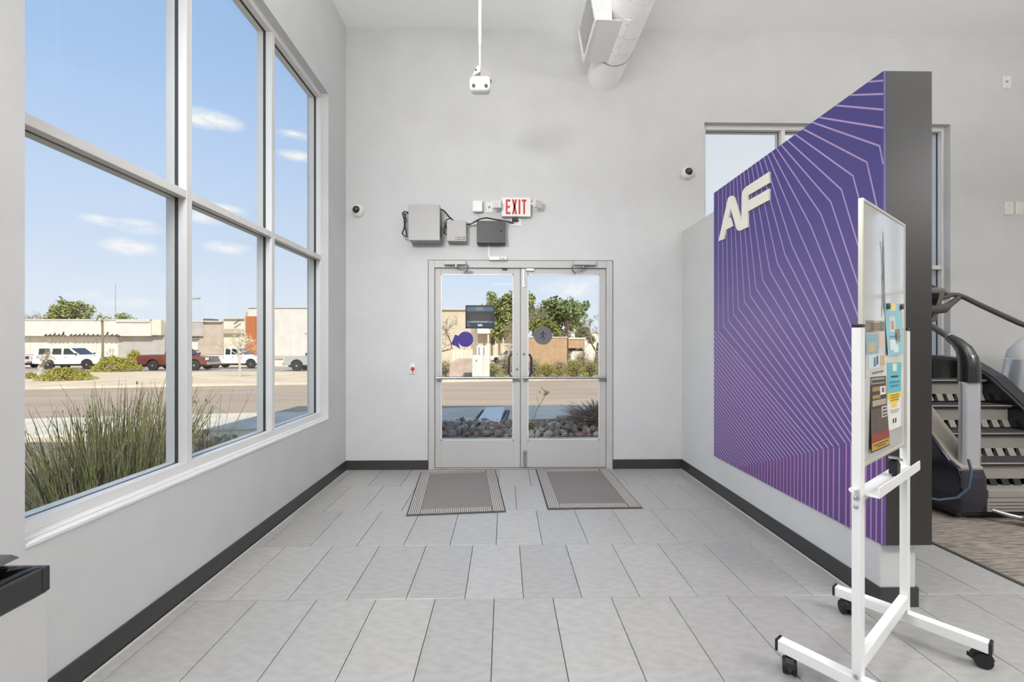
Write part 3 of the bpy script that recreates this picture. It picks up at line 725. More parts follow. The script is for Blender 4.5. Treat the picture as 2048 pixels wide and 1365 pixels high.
# ------------------------------------------------------------------ spiral duct, register and hanging counter
DUCT = mat('white_painted_duct', (247, 246, 245), .45)
dc, drad = Vector((1.062, 0, 4.175)), .176
t = thing('spiral_duct', (dc.x, 3.0, dc.z), 'round white spiral air duct under the ceiling ending at the wall', 'duct')
MB().tube([(dc.x, y, dc.z) for y in (YB, 4.30, 3.2, 1.0, -2.0, -6.0)], drad, 48).build('tube', DUCT, t, smooth=True)
m = MB(); pts = []
yy = 4.16
while yy > -1.0:
    for k in range(24):
        a = 2*math.pi*k/24; pts.append((dc.x+(drad+.0005)*math.sin(a), yy-.20*k/24, dc.z+(drad+.0005)*math.cos(a)))
    yy -= .20
m.tube(pts, .0036, 5); m.build('spiral_seam', mat('duct_seam_grey', (198, 196, 193), .5), t, smooth=True)
m = MB().lathe((dc.x, 4.22, dc.z), [(drad, 0), (drad+.006, .002), (drad+.006, .012), (drad, .016)], 'y', 48)
m.build('joint_ring', mat('duct_sealant_grey', (150, 148, 146), .5), t, smooth=True)
t2 = thing('air_register', (.74, 3.93, 4.02), 'white rectangular air outlet box on the side of the spiral duct', 'vent')
y0r, y1r = 3.66, 4.20
sec = [(.765, 4.022), (1.010, 4.012), (1.00, 4.336), (.712, 4.318)]
# box shell: bottom, top and the two ends
m = MB()
m.prism([(.765, 4.022), (1.0, 4.014), (1.0, 4.020), (.765, 4.029)], (0, y0r, 0), (1, 0, 0), (0, 0, 1), (0, y1r-y0r, 0))
m.prism([(.712, 4.312), (.96, 4.330), (.96, 4.336), (.712, 4.318)], (0, y0r, 0), (1, 0, 0), (0, 0, 1), (0, y1r-y0r, 0))
for ye in (y0r, y1r-.006): m.prism([(.764, 4.03), (.90, 4.022), (.895, 4.33), (.715, 4.311)], (0, ye, 0), (1, 0, 0), (0, 0, 1), (0, .006, 0))
m.build('box', mat('register_box_grey', (222, 221, 219), .5), t2)
tag(MB().prism([(1.0, 4.008), (1.036, 3.996), (1.052, 3.998), (1.0, 4.024)], (0, y0r-.03, 0), (1, 0, 0), (0, 0, 1), (0, y1r-y0r+.06, 0)).build('saddle_flange', DUCT, t2))
nO = Vector((-.296, 0, -.053)).normalized()  # outlet face looks left and down
fa, fb = Vector((.7635, 0, 4.02)), Vector((.7105, 0, 4.32)); fu = (fb-fa).normalized(); nO = Vector((-fu.z, 0, fu.x))
if nO.x > 0: nO = -nO
m = MB()
fr_ = .022
def face_bar(ya, yb, h0, h1):
    p0 = fa+fu*h0; p1 = fa+fu*h1; c = (p0+p1)/2+Vector((0, (ya+yb)/2, 0))+nO*.003
    m.obox(c, fu*((h1-h0)/2), Vector((0, (yb-ya)/2, 0)), nO*.006)
HF = (fb-fa).length
face_bar(y0r-.012, y1r+.012, -.012, fr_); face_bar(y0r-.012, y1r+.012, HF-fr_, HF+.012); face_bar(y0r-.012, y0r+fr_, fr_, HF-fr_); face_bar(y1r-fr_, y1r+.012, fr_, HF-fr_)
m.build('outlet_frame', WHITEMET, t2)
for k in range(9):
    h = fr_+.015+k*(HF-2*fr_-.03)/8; c = fa+fu*h+Vector((0, (y0r+y1r)/2, 0))-nO*.006
    q = (fu*.6-nO*.8).normalized()
    MB().obox(c, q*.012, Vector((0, (y1r-y0r)/2-fr_, 0)), q.cross(Vector((0, 1, 0)))*.0012).build('louver', DUCT, t2)
for yy in (3.68, 3.82, 3.95, 4.08, 4.18): MB().cyl((1.03, yy, 3.9945), (1.03, yy, 3.999), .004, 8).build('rivet', STEEL, t2)

hx, hy = -.182, 3.40
t = thing('ceiling_counter', (hx, hy, 3.25), 'white twin lens counting sensor hanging from the ceiling on a thin rod', 'sensor')
MB().tube([(hx-.004, hy, ZC), (hx-.004, hy, 3.63)], .0125, 12).tube([(hx-.004, hy, 3.63), (hx-.004, hy, 3.44)], .0085, 12).lathe((hx-.004, hy, ZC-.02), [(.04, 0), (.05, .02)], 'z', 16).build('rod', WHITE, t, smooth=True)
m = MB().prism([(-.06, 3.37), (.0, 3.40), (.0, 3.445), (-.022, 3.443)], (hx, hy-.03, 0), (1, 0, 0), (0, 0, 1), (0, .05, 0))
m.build('bracket', WHITE, t)
MB().prism([(.001, 3.37), (.085, 3.34), (.085, 3.395), (.001, 3.45)], (hx, hy-.028, 0), (1, 0, 0), (0, 0, 1), (0, .046, 0)).build('side_bracket', mat('grey_bracket', (150, 147, 143), .5), t)
MB().box(hx-.082, hx+.078, hy-.045, hy+.055, 3.258, 3.372).build('body', WHITE, t, bevel=.032, seg=5)
for s in (-1, 1):
    MB().lathe((hx-.002+s*.047, hy-.0455, 3.285), [(.0135, -.004), (.0135, .002), (.009, .004)], (0, -1, 0), 16).build('lens', mat('dark_lens', (60, 60, 62), .1), t)
MB().cyl((hx-.032, hy-.0305, 3.412), (hx-.032, hy-.034, 3.412), .007, 10).build('bolt', BLACKP, t)
m = MB()
for k in range(4): m.box(hx-.02+k*.009, hx-.014+k*.009, hy-.0462, hy-.0452, 3.282, 3.286)
m.build('print', mat('pale_grey_print', (200, 198, 196), .5), t)

# ------------------------------------------------------------------ mats by the doors
MATF = mat('taupe_mat_field', (140, 133, 128), .95, var=.22, scale=90, bump=.6, bscale=240, detail=6)
MATR = mat('pale_mat_rib', (176, 169, 162), .9)
MATD = mat('dark_mat_groove', (98, 93, 90), .95)
MATE = mat('mat_rubber_edge', (72, 70, 69), .6)
def floor_mat(sw, ang, w, l, label):
    t = thing('floor_mat', (0, 0, 0), label, 'mat', 'mats inside the doors')
    MB().box(0, w, 0, l, 0, .006).build('rubber_edge', MATE, t, bevel=.002)
    MB().box(.012, w-.012, .012, l-.012, .0062, .0085).build('base', MATD, t)
    bw = .105
    MB().box(bw, w-bw, bw, l-bw, .0087, .0115).build('field', MATF, t)
    m = MB()
    for k in range(6):
        d = .014+k*.0152; h0, h1 = .0087, .0125
        m.box(d, d+.0095, .014, l-.014, h0, h1).box(w-d-.0095, w-d, .014, l-.014, h0, h1)
    n = 34
    for k in range(n):
        xx = bw+.004+k*(w-2*bw-.008)/n
        for ya in (.014, l-.102): m.box(xx, xx+(w-2*bw)/n*.6, ya, ya+.088, .0087, .0122)
    m.build('ribbed_border', MATR, t)
    t.location = (sw[0], sw[1], 0); t.rotation_euler = (0, 0, ang)
    return t
floor_mat((-.752, 3.395), R(5.2), .772, 1.165, 'left of the two grey ribbed door mats, lying slightly askew')
floor_mat((.346, 3.512), R(.8), .768, 1.118, 'right of the two grey ribbed door mats, lying square to the doors')
# ------------------------------------------------------------------ mobile white board
PN, PF = Vector((1.2855, 1.583, 0)), Vector((1.8135, 1.970, 0))
U = (PF-PN).normalized(); NB = Vector((U.y, -U.x, 0)); UP = Vector((0, 0, 1))   # NB: the side turned to the viewpoint
t = thing('mobile_whiteboard', tuple((PN+PF)/2), 'white wheeled board stand with a tall glossy board of flyers in front of the mural', 'whiteboard')
PW = .046
for b in (PN, PF):
    MB().obox(b+UP*(.085+1.38)/2, U*PW/2, NB*PW/2*.62, UP*(1.295/2)).build('post', WHITEMET, t, bevel=.003)
    p = kids(t)[-1]
    MB().obox(b+UP*1.3875+UP*0-UP*.0, U*PW/2*1.02, NB*PW/2*.66, UP*.005).build('post_cap', BLACKP, t, bevel=.002)
FL = .261
for b in (PN, PF):
    f = MB().obox(b+UP*.092, NB*FL, U*.0225, UP*.022).build('foot', WHITEMET, t, bevel=.003)
    for s in (-1, 1):
        e = b+NB*(s*(FL+.005))+UP*.092
        MB().obox(e, NB*.005, U*.0235, UP*.023).build('end_cap', BLACKP, f, bevel=.002)
def caster(c, ang, name='caster'):
    """twin wheel caster below c"""
    d = Vector((math.cos(ang), math.sin(ang), 0)); sd = Vector((-d.y, d.x, 0))
    br = MB().cyl(c+UP*.070, c+UP*.050, .011, 12).obox(c+UP*.052-d*.012, d*.024, sd*.013, UP*.008)
    for k in range(6):
        a0 = R(-10+k*30); a1 = R(20+k*30)
        h = c-d*.014+UP*.030
        br.bar(h+d*(.034*math.cos(a0))+UP*(.034*math.sin(a0)), h+d*(.034*math.cos(a1))+UP*(.034*math.sin(a1)), .030, .005, up=sd.cross(d))
    cs = br.build(name, BLACKP, t, bevel=.001, seg=1)
    for s in (-1, 1):
        w = c-d*.014+sd*(s*.016)+UP*.030
        MB().lathe(w-sd*(.009), [(.022, 0), (.029, .001), (.030, .004), (.030, .014), (.029, .017), (.018, .018)], sd, 24).build('wheel', BLACKR, cs, smooth=True)
for b, s, a in ((PN, -1, R(60)), (PF, -1, R(75)), (PF, 1, R(150)), (PN, 1, R(20))):
    caster(b+NB*(s*(FL-.035)), a)
MB().bar(PN+UP*.165+U*.012, PF+UP*.165-U*.012, .030, .052).build('crossbar', WHITEMET, t, bevel=.003)
# tray below the board
s0, s1 = .024, (PF-PN).length-.024
def bp(s, n, z): return PN+U*s+NB*n+UP*z
LB = (PF-PN).length
m = MB().obox(bp(LB/2, .016, .772), U*((s1-s0)/2), NB*.040, UP*.004).obox(bp(LB/2, .054, .788), U*((s1-s0)/2), NB*.0025, UP*.020)
m.build('tray', WHITEMET, t, bevel=.0015)
MB().obox(bp(LB/2, -.012, .752), U*((s1-s0)/2), NB*.010, UP*.018).build('tray_rail', WHITEMET, t, bevel=.0015)
MB().tube([bp(-.028, .0, .80), bp(-.075, .0, .806)], .0085, 10).build('tray_pin', WHITEMET, t, smooth=True)
for zz in (.765, .735, .122, .095):
    MB().lathe(PN-NB*.0+U*(-PW/2*.0)+UP*zz-U*.0235, [(.0075, 0), (.0075, .003), (.003, .005)], -U, 12).build('bolt', CHROME, t)
# board
Z0, Z1 = .868, 1.857
BS0, BS1 = .026, LB-.026
BT2 = .008
BOARD = mat('glossy_white_board', (216, 215, 210), .055, var=.05, scale=1.2, spec=.75, coat=.6)
bd = MB().obox(bp((BS0+BS1)/2, 0, (Z0+Z1)/2), U*((BS1-BS0)/2-.012), NB*(BT2*.62), UP*((Z1-Z0)/2-.012)).build('board', BOARD, t)
FRM = mat('satin_board_frame', (206, 204, 190), .35, .35)
for sa, sb in ((BS0, BS0+.012), (BS1-.012, BS1)):
    MB().obox(bp((sa+sb)/2, 0, (Z0+Z1)/2), U*((sb-sa)/2), NB*BT2, UP*((Z1-Z0)/2)).build('frame_side', FRM, t, bevel=.002)
for za, zb in ((Z0, Z0+.012), (Z1-.012, Z1)):
    MB().obox(bp((BS0+BS1)/2, 0, (za+zb)/2), U*((BS1-BS0)/2-.0121), NB*BT2, UP*((zb-za)/2)).build('frame_rail', FRM, t, bevel=.002)
# grey streaks down the upper half of the board
SM = mat('streak_grey', (150, 151, 150), .25)
NF = BT2*.62
m = MB()
rs = random.Random(5)
for k in range(7):
    s = .235+rs.uniform(-.03, .05)+k*.008; z = Z1-.07-rs.uniform(0, .08); w = rs.uniform(.0015, .008)
    pl = []; zz = z; ss = s
    while zz > Z1-.07-rs.uniform(.33, .40):
        pl.append((ss, zz, w*rs.uniform(.4, 1.3))); zz -= .03; ss += rs.uniform(-.003, .009)
    for a, b in zip(pl, pl[1:]):
        m.quad(bp(a[0]-a[2], NF+.0004, a[1]), bp(b[0]-b[2], NF+.0004, b[1]), bp(b[0]+b[2], NF+.0004, b[1]), bp(a[0]+a[2], NF+.0004, a[1]))
o = m.build('board_streaks', SM, t); tag(o, 'grey streaks running down the board', kind='stuff')
BC = bp(0, NF, 0)
def on_board(px, py):
    p = at_plane(px, py, BC, NB); d = p-PN; return (d.dot(U), p.z)
def paper(name, label, corners, col, blocks, cat='flyer', curl=.0):
    """sheet on the board with the given pixel corners (tl, tr, br, bl); blocks: printed patches (u0,u1,v0,v1,colour name, rgb)"""
    q = [on_board(*c) for c in corners]
    def pt(u, v, n):
        top = (q[0][0]+(q[1][0]-q[0][0])*u, q[0][1]+(q[1][1]-q[0][1])*u); bot = (q[3][0]+(q[2][0]-q[3][0])*u, q[3][1]+(q[2][1]-q[3][1])*u)
        s, z = bot[0]+(top[0]-bot[0])*v, bot[1]+(top[1]-bot[1])*v
        return bp(s, NF+n+curl*(1-v)*(1-v)*.02, z)
    c = pt(.5, .5, .001)
    f = thing(name, tuple(c), label, cat)
    m = MB(); K = 6
    for i in range(K):
        v0, v1 = i/K, (i+1)/K
        a = [pt(0, v0, .0006), pt(1, v0, .0006), pt(1, v1, .0006), pt(0, v1, .0006)]; b = [p+NB*.0006 for p in a]
        m.add(a+b, [(3,2,1,0), (4,5,6,7), (0,1,5,4), (1,2,6,5), (2,3,7,6), (3,0,4,7)])
    m.build('sheet', mat('paper_'+name+'_%d_%d_%d' % col, col, .55), f)
    groups = {}
    for i, (u0, u1, v0, v1, nm, c3) in enumerate(blocks): groups.setdefault((nm, c3), []).append((u0, u1, v0, v1, i))
    for (nm, c3), bl in groups.items():
        m = MB()
        for u0, u1, v0, v1, i in bl:
            h = .0014+.00012*i
            n = max(1, int((v1-v0)*6))
            for k in range(n):
                va, vb = v0+(v1-v0)*k/n, v0+(v1-v0)*(k+1)/n
                m.quad(pt(u0, va, h), pt(u1, va, h), pt(u1, vb, h), pt(u0, vb, h))
        m.build(nm, mat('ink_%d_%d_%d' % c3, c3, .5), f)
    return f
rs = random.Random(11)
def lines(u0, u1, v0, v1, n, nm, c):
    out = []
    h = (v1-v0)/n
    for k in range(n):
        w = rs.uniform(.6, 1.0)*(u1-u0); out.append((u0+(u1-u0-w)/2, u0+(u1-u0+w)/2, v0+h*k+h*.25, v0+h*k+h*.7, nm, c))
    return out
TEAL, TEALD, YEL, CREAM, DKB = (98, 178, 190), (62, 122, 134), (232, 198, 74), (232, 224, 196), (40, 52, 56)
paper('flyer', 'tall flyer of teal, yellow and white bands at the right of the board', [(1774,726), (1801.5,725), (1801.5,853), (1774,863)], (226, 224, 218),
      [(0, 1, .53, 1, 'teal_band', TEAL), (.0, 1, .46, .55, 'yellow_band', YEL), (.12, .8, .40, .47, 'yellow_band', YEL), (.3, .65, .33, .41, 'yellow_band', YEL), (.35, .66, .87, .985, 'cream_badge', CREAM)]
      + lines(.15, .85, .76, .82, 1, 'dark_text', DKB) + lines(.1, .9, .62, .74, 2, 'dark_text', TEALD) + lines(.12, .9, .42, .53, 3, 'brown_text', (140, 108, 40)) + lines(.1, .9, .24, .30, 2, 'grey_text', (150, 150, 148))
      + [(.38, .44, .09, .16, 'dark_text', DKB), (.54, .60, .09, .16, 'dark_text', DKB)])
paper('banner', 'curling teal banner held by two dark magnets at the top right of the flyers', [(1769,606), (1803,609), (1804,708), (1772,712)], (140, 186, 196),
      [(.3, .62, .86, 1, 'yellow_patch', (226, 204, 130)), (.2, .55, .45, .75, 'pale_print', (196, 206, 204)), (.5, .8, .25, .5, 'brown_print', (142, 120, 98)), (.15, .5, .1, .3, 'pale_print', (214, 226, 226)), (.35, .65, .05, .2, 'pale_print', (214, 226, 226)), (.3, .45, .5, .66, 'brown_print', (176, 140, 110)), (.5, .6, .3, .42, 'dark_text', (60, 66, 72))]
      + lines(.1, .9, .34, .38, 1, 'dark_text', TEALD), curl=.3)
paper('flyer', 'pale collage flyer at the upper left below the clean part of the board', [(1731,640), (1768,641), (1770,748), (1731,757)], (198, 196, 188),
      [(0, .42, .78, .99, 'grey_photo', (128, 122, 112)), (.42, .7, .78, .98, 'pink_photo', (196, 160, 140)), (.72, 1, .80, .98, 'grey_photo', (128, 122, 112)), (.0, .62, .40, .76, 'blue_photo', (134, 164, 178)), (.1, .5, .44, .6, 'tan_photo', (186, 172, 138)), (.66, .95, .50, .74, 'pink_photo', (208, 186, 174)),
       (.1, .9, .14, .38, 'pale_photo', (206, 212, 212)), (.36, .5, .17, .34, 'blue_photo', (96, 138, 168)), (.52, .6, .2, .36, 'dark_text', (74, 82, 90)), (.7, .95, .16, .36, 'tan_photo', (190, 170, 130))] + lines(.1, .95, .81, .95, 5, 'dark_text', (98, 92, 86)) + lines(.25, .9, .03, .10, 1, 'grey_text', (120, 116, 112)))
f = paper('flyer', 'dark brown flyer with a small portrait at the lower left of the board', [(1741,755), (1771,752), (1774,890), (1737,906)], (66, 54, 48),
      [(.0, .9, .90, .985, 'pale_title', (150, 146, 140)), (.10, .6, .80, .86, 'gold_text', (150, 128, 76)), (.12, .6, .70, .75, 'gold_text', (150, 128, 76)), (.58, .95, .74, .86, 'white_photo', (226, 222, 216)), (.7, .84, .77, .84, 'brown_photo', (124, 74, 50)), (.1, .95, .60, .68, 'pale_text', (168, 158, 140)), (.0, 1, .24, .56, 'dim_photo', (84, 80, 74)),
       (.05, .3, .30, .5, 'gold_text', (140, 122, 84)), (.4, .55, .26, .5, 'brown_photo', (110, 74, 56)), (.62, .98, .42, .58, 'pale_title', (186, 182, 174)), (.0, 1, .12, .24, 'red_photo', (138, 62, 50)), (.0, 1, .02, .12, 'gold_foot', (176, 144, 60))] + lines(.1, .9, .04, .10, 2, 'dark_text', (60, 44, 30)) + lines(.05, .9, .905, .975, 1, 'dark_text', (50, 44, 40)) + lines(.64, .96, .43, .57, 3, 'dark_text', (70, 62, 56)), curl=.4)
for (px, py), col, lab in [((1773, 613), (58, 84, 92), 'dark teal round magnet at the upper left of the teal banner'), ((1800, 614), (96, 62, 84), 'plum round magnet at the upper right of the teal banner')]:
    s, z = on_board(px, py); c = bp(s, NF+.003, z)
    mg = MB().lathe(c, [(.012, 0), (.013, .002), (.012, .008), (.008, .010)], NB, 16).build('magnet', mat('magnet_%d' % col[0], col, .3), smooth=True)
    tag(mg, lab, 'magnet', 'magnets on the board')
# black eraser clip standing on the tray
s, z = .40, .776
c = bp(s, .018, z)
t3 = thing('board_clip', tuple(c), 'black clip with a silver lever standing on the board tray', 'clip')
MB().obox(c+UP*.030+U*.0, (U*.88-UP*.2)*.030, NB*.014, (UP*.95+U*.2)*.027).build('body', BLACKP, t3, bevel=.005)
MB().obox(c+UP*.068+U*.012, (U*.95+UP*-.25)*.045, NB*.016, UP*.006).build('lever', CHROME, t3, bevel=.004)
MB().obox(c+UP*.056+U*.002, U*.020, NB*.010, UP*.010).build('hinge', BLACKR, t3, bevel=.002)

# ------------------------------------------------------------------ stair climber on the carpet
SC = thing('stair_climber', (3.95, 3.85, 0), 'navy and grey stair climbing machine with silver uprights behind the mural panel', 'exercise machine')
NAVY = mat('gloss_navy_shroud', (24, 26, 40), .18, coat=.6)
SHROUD = mat('gloss_black_shroud', (24, 24, 27), .25, coat=.4)
TAUPE = mat('taupe_plastic', (150, 143, 132), .5)
RISER = mat('warm_grey_riser', (142, 137, 130), .55)
TREAD = mat('dark_rubber_tread', (52, 50, 49), .8, bump=.4, bscale=200)
SILV = mat('silver_painted_upright', (196, 198, 203), .28, .55)
GRIP = mat('charcoal_rail_foam', (84, 79, 75), .55)
LX0, LX1, RX0, RX1 = 3.37, 3.57, 4.32, 4.47
# side shrouds follow the slope of the stairs
def side(x0, x1, mtl, cap, nm):
    prof = [(3.22,.07),(3.20,.15),(3.20,.33),(3.225,.395),(3.30,.44),(3.62,.80),(3.86,1.03),(4.10,1.17),(4.42,1.20),(4.44,1.12),(4.44,.07)]
    b = MB().prism(prof, (x0, 0, 0), (0, 1, 0), (0, 0, 1), (x1-x0, 0, 0)).build(nm, mtl, SC, bevel=.018, seg=3)
    c = MB()
    pr = [(3.225,.398),(3.30,.443),(3.62,.803),(3.86,1.033),(4.10,1.173),(4.42,1.203)]
    xx0, xx1 = x0+.02, x1-.01
    for a, d in zip(pr, pr[1:]):
        c.add([(xx0,a[0],a[1]-.01),(xx1,a[0],a[1]-.01),(xx1,d[0],d[1]-.01),(xx0,d[0],d[1]-.01),(xx0,a[0],a[1]+.006),(xx1,a[0],a[1]+.006),(xx1,d[0],d[1]+.006),(xx0,d[0],d[1]+.006)], [(0,3,2,1),(4,5,6,7),(0,1,5,4),(1,2,6,5),(2,3,7,6),(3,0,4,7)])
    c.build('shroud_cap', cap, SC)
    return b
side(LX0, LX1, NAVY, TAUPE, 'side_shroud')
side(RX0, RX1, SHROUD, mat('charcoal_cap', (52, 53, 56), .35), 'side_shroud')
MB().box(LX0+.03, RX1-.03, 3.26, 4.42, .03, .075).build('base_frame', SHROUD, SC, bevel=.006)
# escalator steps: tread with rounded nose, riser with comb teeth
steps = [(3.30, .420), (3.50, .605), (3.70, .800), (3.90, 1.000)]
for i, (yy, zz) in enumerate(steps):
    tr = MB().box(LX1+.002, RX0-.002, yy, yy+.24, zz-.022, zz).cyl((LX1+.002, yy, zz-.012), (RX0-.002, yy, zz-.012), .014, 10).build('tread', TREAD, SC)
    MB().cyl((LX1+.004, yy-.0135, zz-.004), (RX0-.004, yy-.0135, zz-.004), .006, 8).build('nose_strip', STEEL, tr)
    zb = zz-.19
    MB().box(LX1+.002, RX0-.002, yy+.018, yy+.030, zb+.062, zz-.022).build('riser', RISER, SC)
    n = 8; w = (RX0-LX1-.004)/n
    for k in range(n):
        xx = LX1+.002+k*w
        MB().add([(xx+w*.42,yy+.018,zb+.062),(xx+w,yy+.018,zb+.062),(xx+w,yy-.006,zb+.004),(xx+w*.42,yy-.006,zb+.004),(xx+w*.42,yy+.034,zb+.062),(xx+w,yy+.034,zb+.062),(xx+w,yy+.03,zb+.004),(xx+w*.42,yy+.03,zb+.004)], [(0,1,2,3),(7,6,5,4),(0,4,5,1),(1,5,6,2),(2,6,7,3),(3,7,4,0)]).build('comb_tooth', RISER if i > 0 else SHROUD, SC)
MB().box(LX1+.002, RX0-.002, 3.36, 4.35, .09, .33).build('step_drum', mat('dark_inside', (22, 22, 23), .7), SC)
# fixed entry step
MB().box(LX1+.002, RX0-.002, 3.20, 3.34, .185, .245).build('entry_step', RISER, SC, bevel=.006)
MB().box(LX1+.002, RX0-.002, 3.205, 3.30, .08, .183).build('entry_riser', RISER, SC, bevel=.003)
for k in range(3): MB().box(LX1+.01, RX0-.01, 3.2035, 3.206, .10+k*.025, .104+k*.025).build('riser_groove', SHROUD, SC)
# rear pedestal and console mast (in front of the user)
MB().prism([(4.16,.6),(4.40,.6),(4.40,1.30),(4.30,1.62),(4.22,1.62),(4.20,1.30)], (3.72, 0, 0), (0,1,0), (0,0,1), (.42, 0, 0)).build('console_mast', SHROUD, SC, bevel=.02)
cs = MB().obox((3.93, 4.20, 1.70), (.27, 0, 0), (0, .035, .012), (0, -.05, .16)).build('console', mat('console_grey', (112, 106, 100), .4), SC, bevel=.025, seg=3)
MB().obox((3.93, 4.158, 1.69), (.20, 0, 0), (0, .002, .001), (0, -.036, .115)).build('console_screen', mat('dark_screen', (18, 20, 24), .12), cs)
MB().tube([(3.64, 4.22, 1.62), (4.02, 4.19, 1.655), (4.24, 4.19, 1.665), (4.30, 4.20, 1.70), (4.42, 4.22, 1.775)], [.05, .05, .045, .03, .022], 12).build('console_bar', GRIP, SC, smooth=True)
def post_and_rail(x, s):
    base = (3.335, .40)
    b = MB()
    sec = [(-.062, -.012), (-.045, -.034), (.035, -.040), (.062, -.018), (.062, .020), (.040, .040), (-.04, .036), (-.062, .014)]
    rings = [(3.270, .375, 1.0), (3.275, .56, 1.0), (3.285, .80, .98), (3.297, 1.035, .96)]
    vs = []
    for (yy, zz, k) in rings: vs += [(x+q[0]*k*1.18+(zz-.375)*.045*s, yy+q[1]*k, zz) for q in sec]
    n = len(sec)
    fs = [(i*n+k, i*n+(k+1)%n, (i+1)*n+(k+1)%n, (i+1)*n+k) for i in range(3) for k in range(n)] + [tuple(reversed(range(n))), tuple(range(3*n, 4*n))]
    b.add(vs, fs).build('upright', SILV, SC, bevel=.006)
    X = x+.030*s
    MB().tube([(X, 3.297, 1.033), (X, 3.298, 1.14), (X, 3.305, 1.21), (X-.003, 3.33, 1.28), (X-.005, 3.38, 1.335), (X-.006, 3.44, 1.375)], [.066, .064, .060, .050, .039, .030], 16).build('elbow', mat('gloss_charcoal', (44, 43, 43), .22, coat=.5), SC, smooth=True)
    MB().lathe((X-.006, 3.435, 1.372), [(.030, 0), (.032, .004), (.032, .010), (.027, .012)], (0, .84, .54), 16).build('rail_ring', STEEL, SC, smooth=True)
    return X
xa = post_and_rail(3.500, 1)
MB().tube([(xa-.006, 3.44, 1.375), (xa+.01, 3.72, 1.545), (xa+.02, 3.95, 1.68), (xa+.03, 4.05, 1.735), (xa+.05, 4.12, 1.75), (xa+.12, 4.18, 1.73)], .0225, 14).build('handrail', GRIP, SC, smooth=True)
xb = post_and_rail(4.395, 1)
MB().tube([(xb-.006, 3.44, 1.375), (xb, 3.72, 1.50), (xb+.02, 4.06, 1.69), (xb+.02, 4.18, 1.765), (xb+.0, 4.235, 1.80), (xb-.05, 4.25, 1.805), (xb-.14, 4.23, 1.775), (xb-.24, 4.21, 1.755)], .0225, 14).build('handrail', GRIP, SC, smooth=True)
MB().tube([(xb-.10, 4.24, 1.80), (xb-.19, 4.22, 1.835), (xb-.30, 4.20, 1.872)], [.020, .023, .024], 12).build('grip', GRIP, SC, smooth=True)
# levelling feet and the fan cable
for xx in (LX0+.09, RX1-.08):
    for yy in (3.30, 4.38): MB().lathe((xx, yy, .004), [(.030, 0), (.030, .010), (.012, .014), (.012, .05)], 'z', 14).build('levelling_foot', STEEL, SC)
MB().tube([(LX1+.02, 3.23, .10), (LX1+.10, 3.16, .075), (LX1+.19, 3.12, .06)], [.010, .016, .014], 10).box(LX1+.16, LX1+.26, 3.085, 3.15, .045, .075).tube([(LX1+.26, 3.11, .055), (LX1+.36, 3.08, .035), (LX1+.55, 3.03, .022), (LX1+1.2, 2.95, .012)], .009, 8).build('foot_strap', STEEL, SC, smooth=True)
hose = MB().tube([(3.405, 3.185, .475), (3.395, 3.155, .40), (3.37, 3.15, .28), (3.31, 3.17, .20), (3.22, 3.22, .165), (3.13, 3.28, .175), (3.08, 3.33, .20)], .009, 10).build('air_hose', mat('teal_grey_hose', (60, 84, 98), .4), SC, smooth=True)
# the next machine, only its upright shows at the edge
EL = thing('elliptical_trainer', (5.0, 4.15, 0), 'silver upright of another machine at the right edge beyond the stair climber', 'exercise machine')
MB().tube([(4.92, 4.18, .10), (4.94, 4.17, .55), (4.955, 4.16, .95), (4.97, 4.15, 1.17)], [.16, .152, .135, .122], 20).build('upright', SILV, EL, smooth=True)
MB().tube([(4.97, 4.15, 1.172), (4.975, 4.145, 1.22), (5.01, 4.13, 1.28), (5.10, 4.09, 1.325), (5.27, 4.02, 1.34)], [.124, .121, .112, .098, .08], 18).build('elbow', mat('pale_grey_cover', (206, 205, 203), .35), EL, smooth=True)
MB().box(4.72, 5.5, 3.9, 4.45, .0045, .10).build('base', SHROUD, EL, bevel=.02)
MB().tube([(5.25, 4.02, 1.37), (5.45, 3.95, 1.45)], .03, 12).build('handle', GRIP, EL, smooth=True)

# ------------------------------------------------------------------ waste bin against the window wall
BXR, BY1, BZ = -1.275, 1.262, .70
t = thing('waste_bin', (-1.46, 1.0, 0), 'pale grey bin with black rim and glossy liner below the tall window', 'bin')
MB().box(-1.645, BXR-.002, .72, BY1-.004, .01, BZ-.072).build('body', mat('warm_grey_bin', (197, 197, 195), .5), t, bevel=.004)
m = MB()
x0, x1, y0, y1 = -1.648, BXR, .716, BY1
w = .022
for (a, b, c, d) in ((x0, x1, y0, y0+w), (x0, x1, y1-w, y1), (x0, x0+w, y0+w, y1-w), (x1-w, x1, y0+w, y1-w)): m.box(a, b, c, d, BZ-.070, BZ+.0)
m.build('rim', mat('satin_black_rim', (50, 49, 48), .4), t, bevel=.004)
LIN = mat('glossy_black_liner', (26, 25, 25), .22, spec=.6)
# liner bag folded over the opening: wavy ring that sags inside
m = MB(); n = 64; ring = []
rs = random.Random(3)
def per(i, inset):
    u = (i/n)*4; X0, X1, Y0, Y1 = x0+inset, x1-inset, y0+inset, y1-inset
    if u < 1: return (X0+(X1-X0)*u, Y0)
    if u < 2: return (X1, Y0+(Y1-Y0)*(u-1))
    if u < 3: return (X1-(X1-X0)*(u-2), Y1)
    return (X0, Y1-(Y1-Y0)*(u-3))
wob = [rs.uniform(-.010, .010) for _ in range(n)]
prof = [(.012, .002), (.024, .007), (.036, -.004), (.05, -.03), (.07, -.075), (.12, -.12)]
for j, (ins, dz) in enumerate(prof):
    for i in range(n):
        q = per(i, ins+wob[i]*(.4 if j < 2 else 1)*.5); m.v.append((q[0], q[1], BZ+dz+wob[(i*3+j*7) % n]*(.25 if j < 2 else .9)))
for j in range(len(prof)-1):
    for i in range(n): m.f.append((j*n+i, j*n+(i+1) % n, (j+1)*n+(i+1) % n, (j+1)*n+i))
m.f.append(tuple((len(prof)-1)*n+i for i in range(n)))
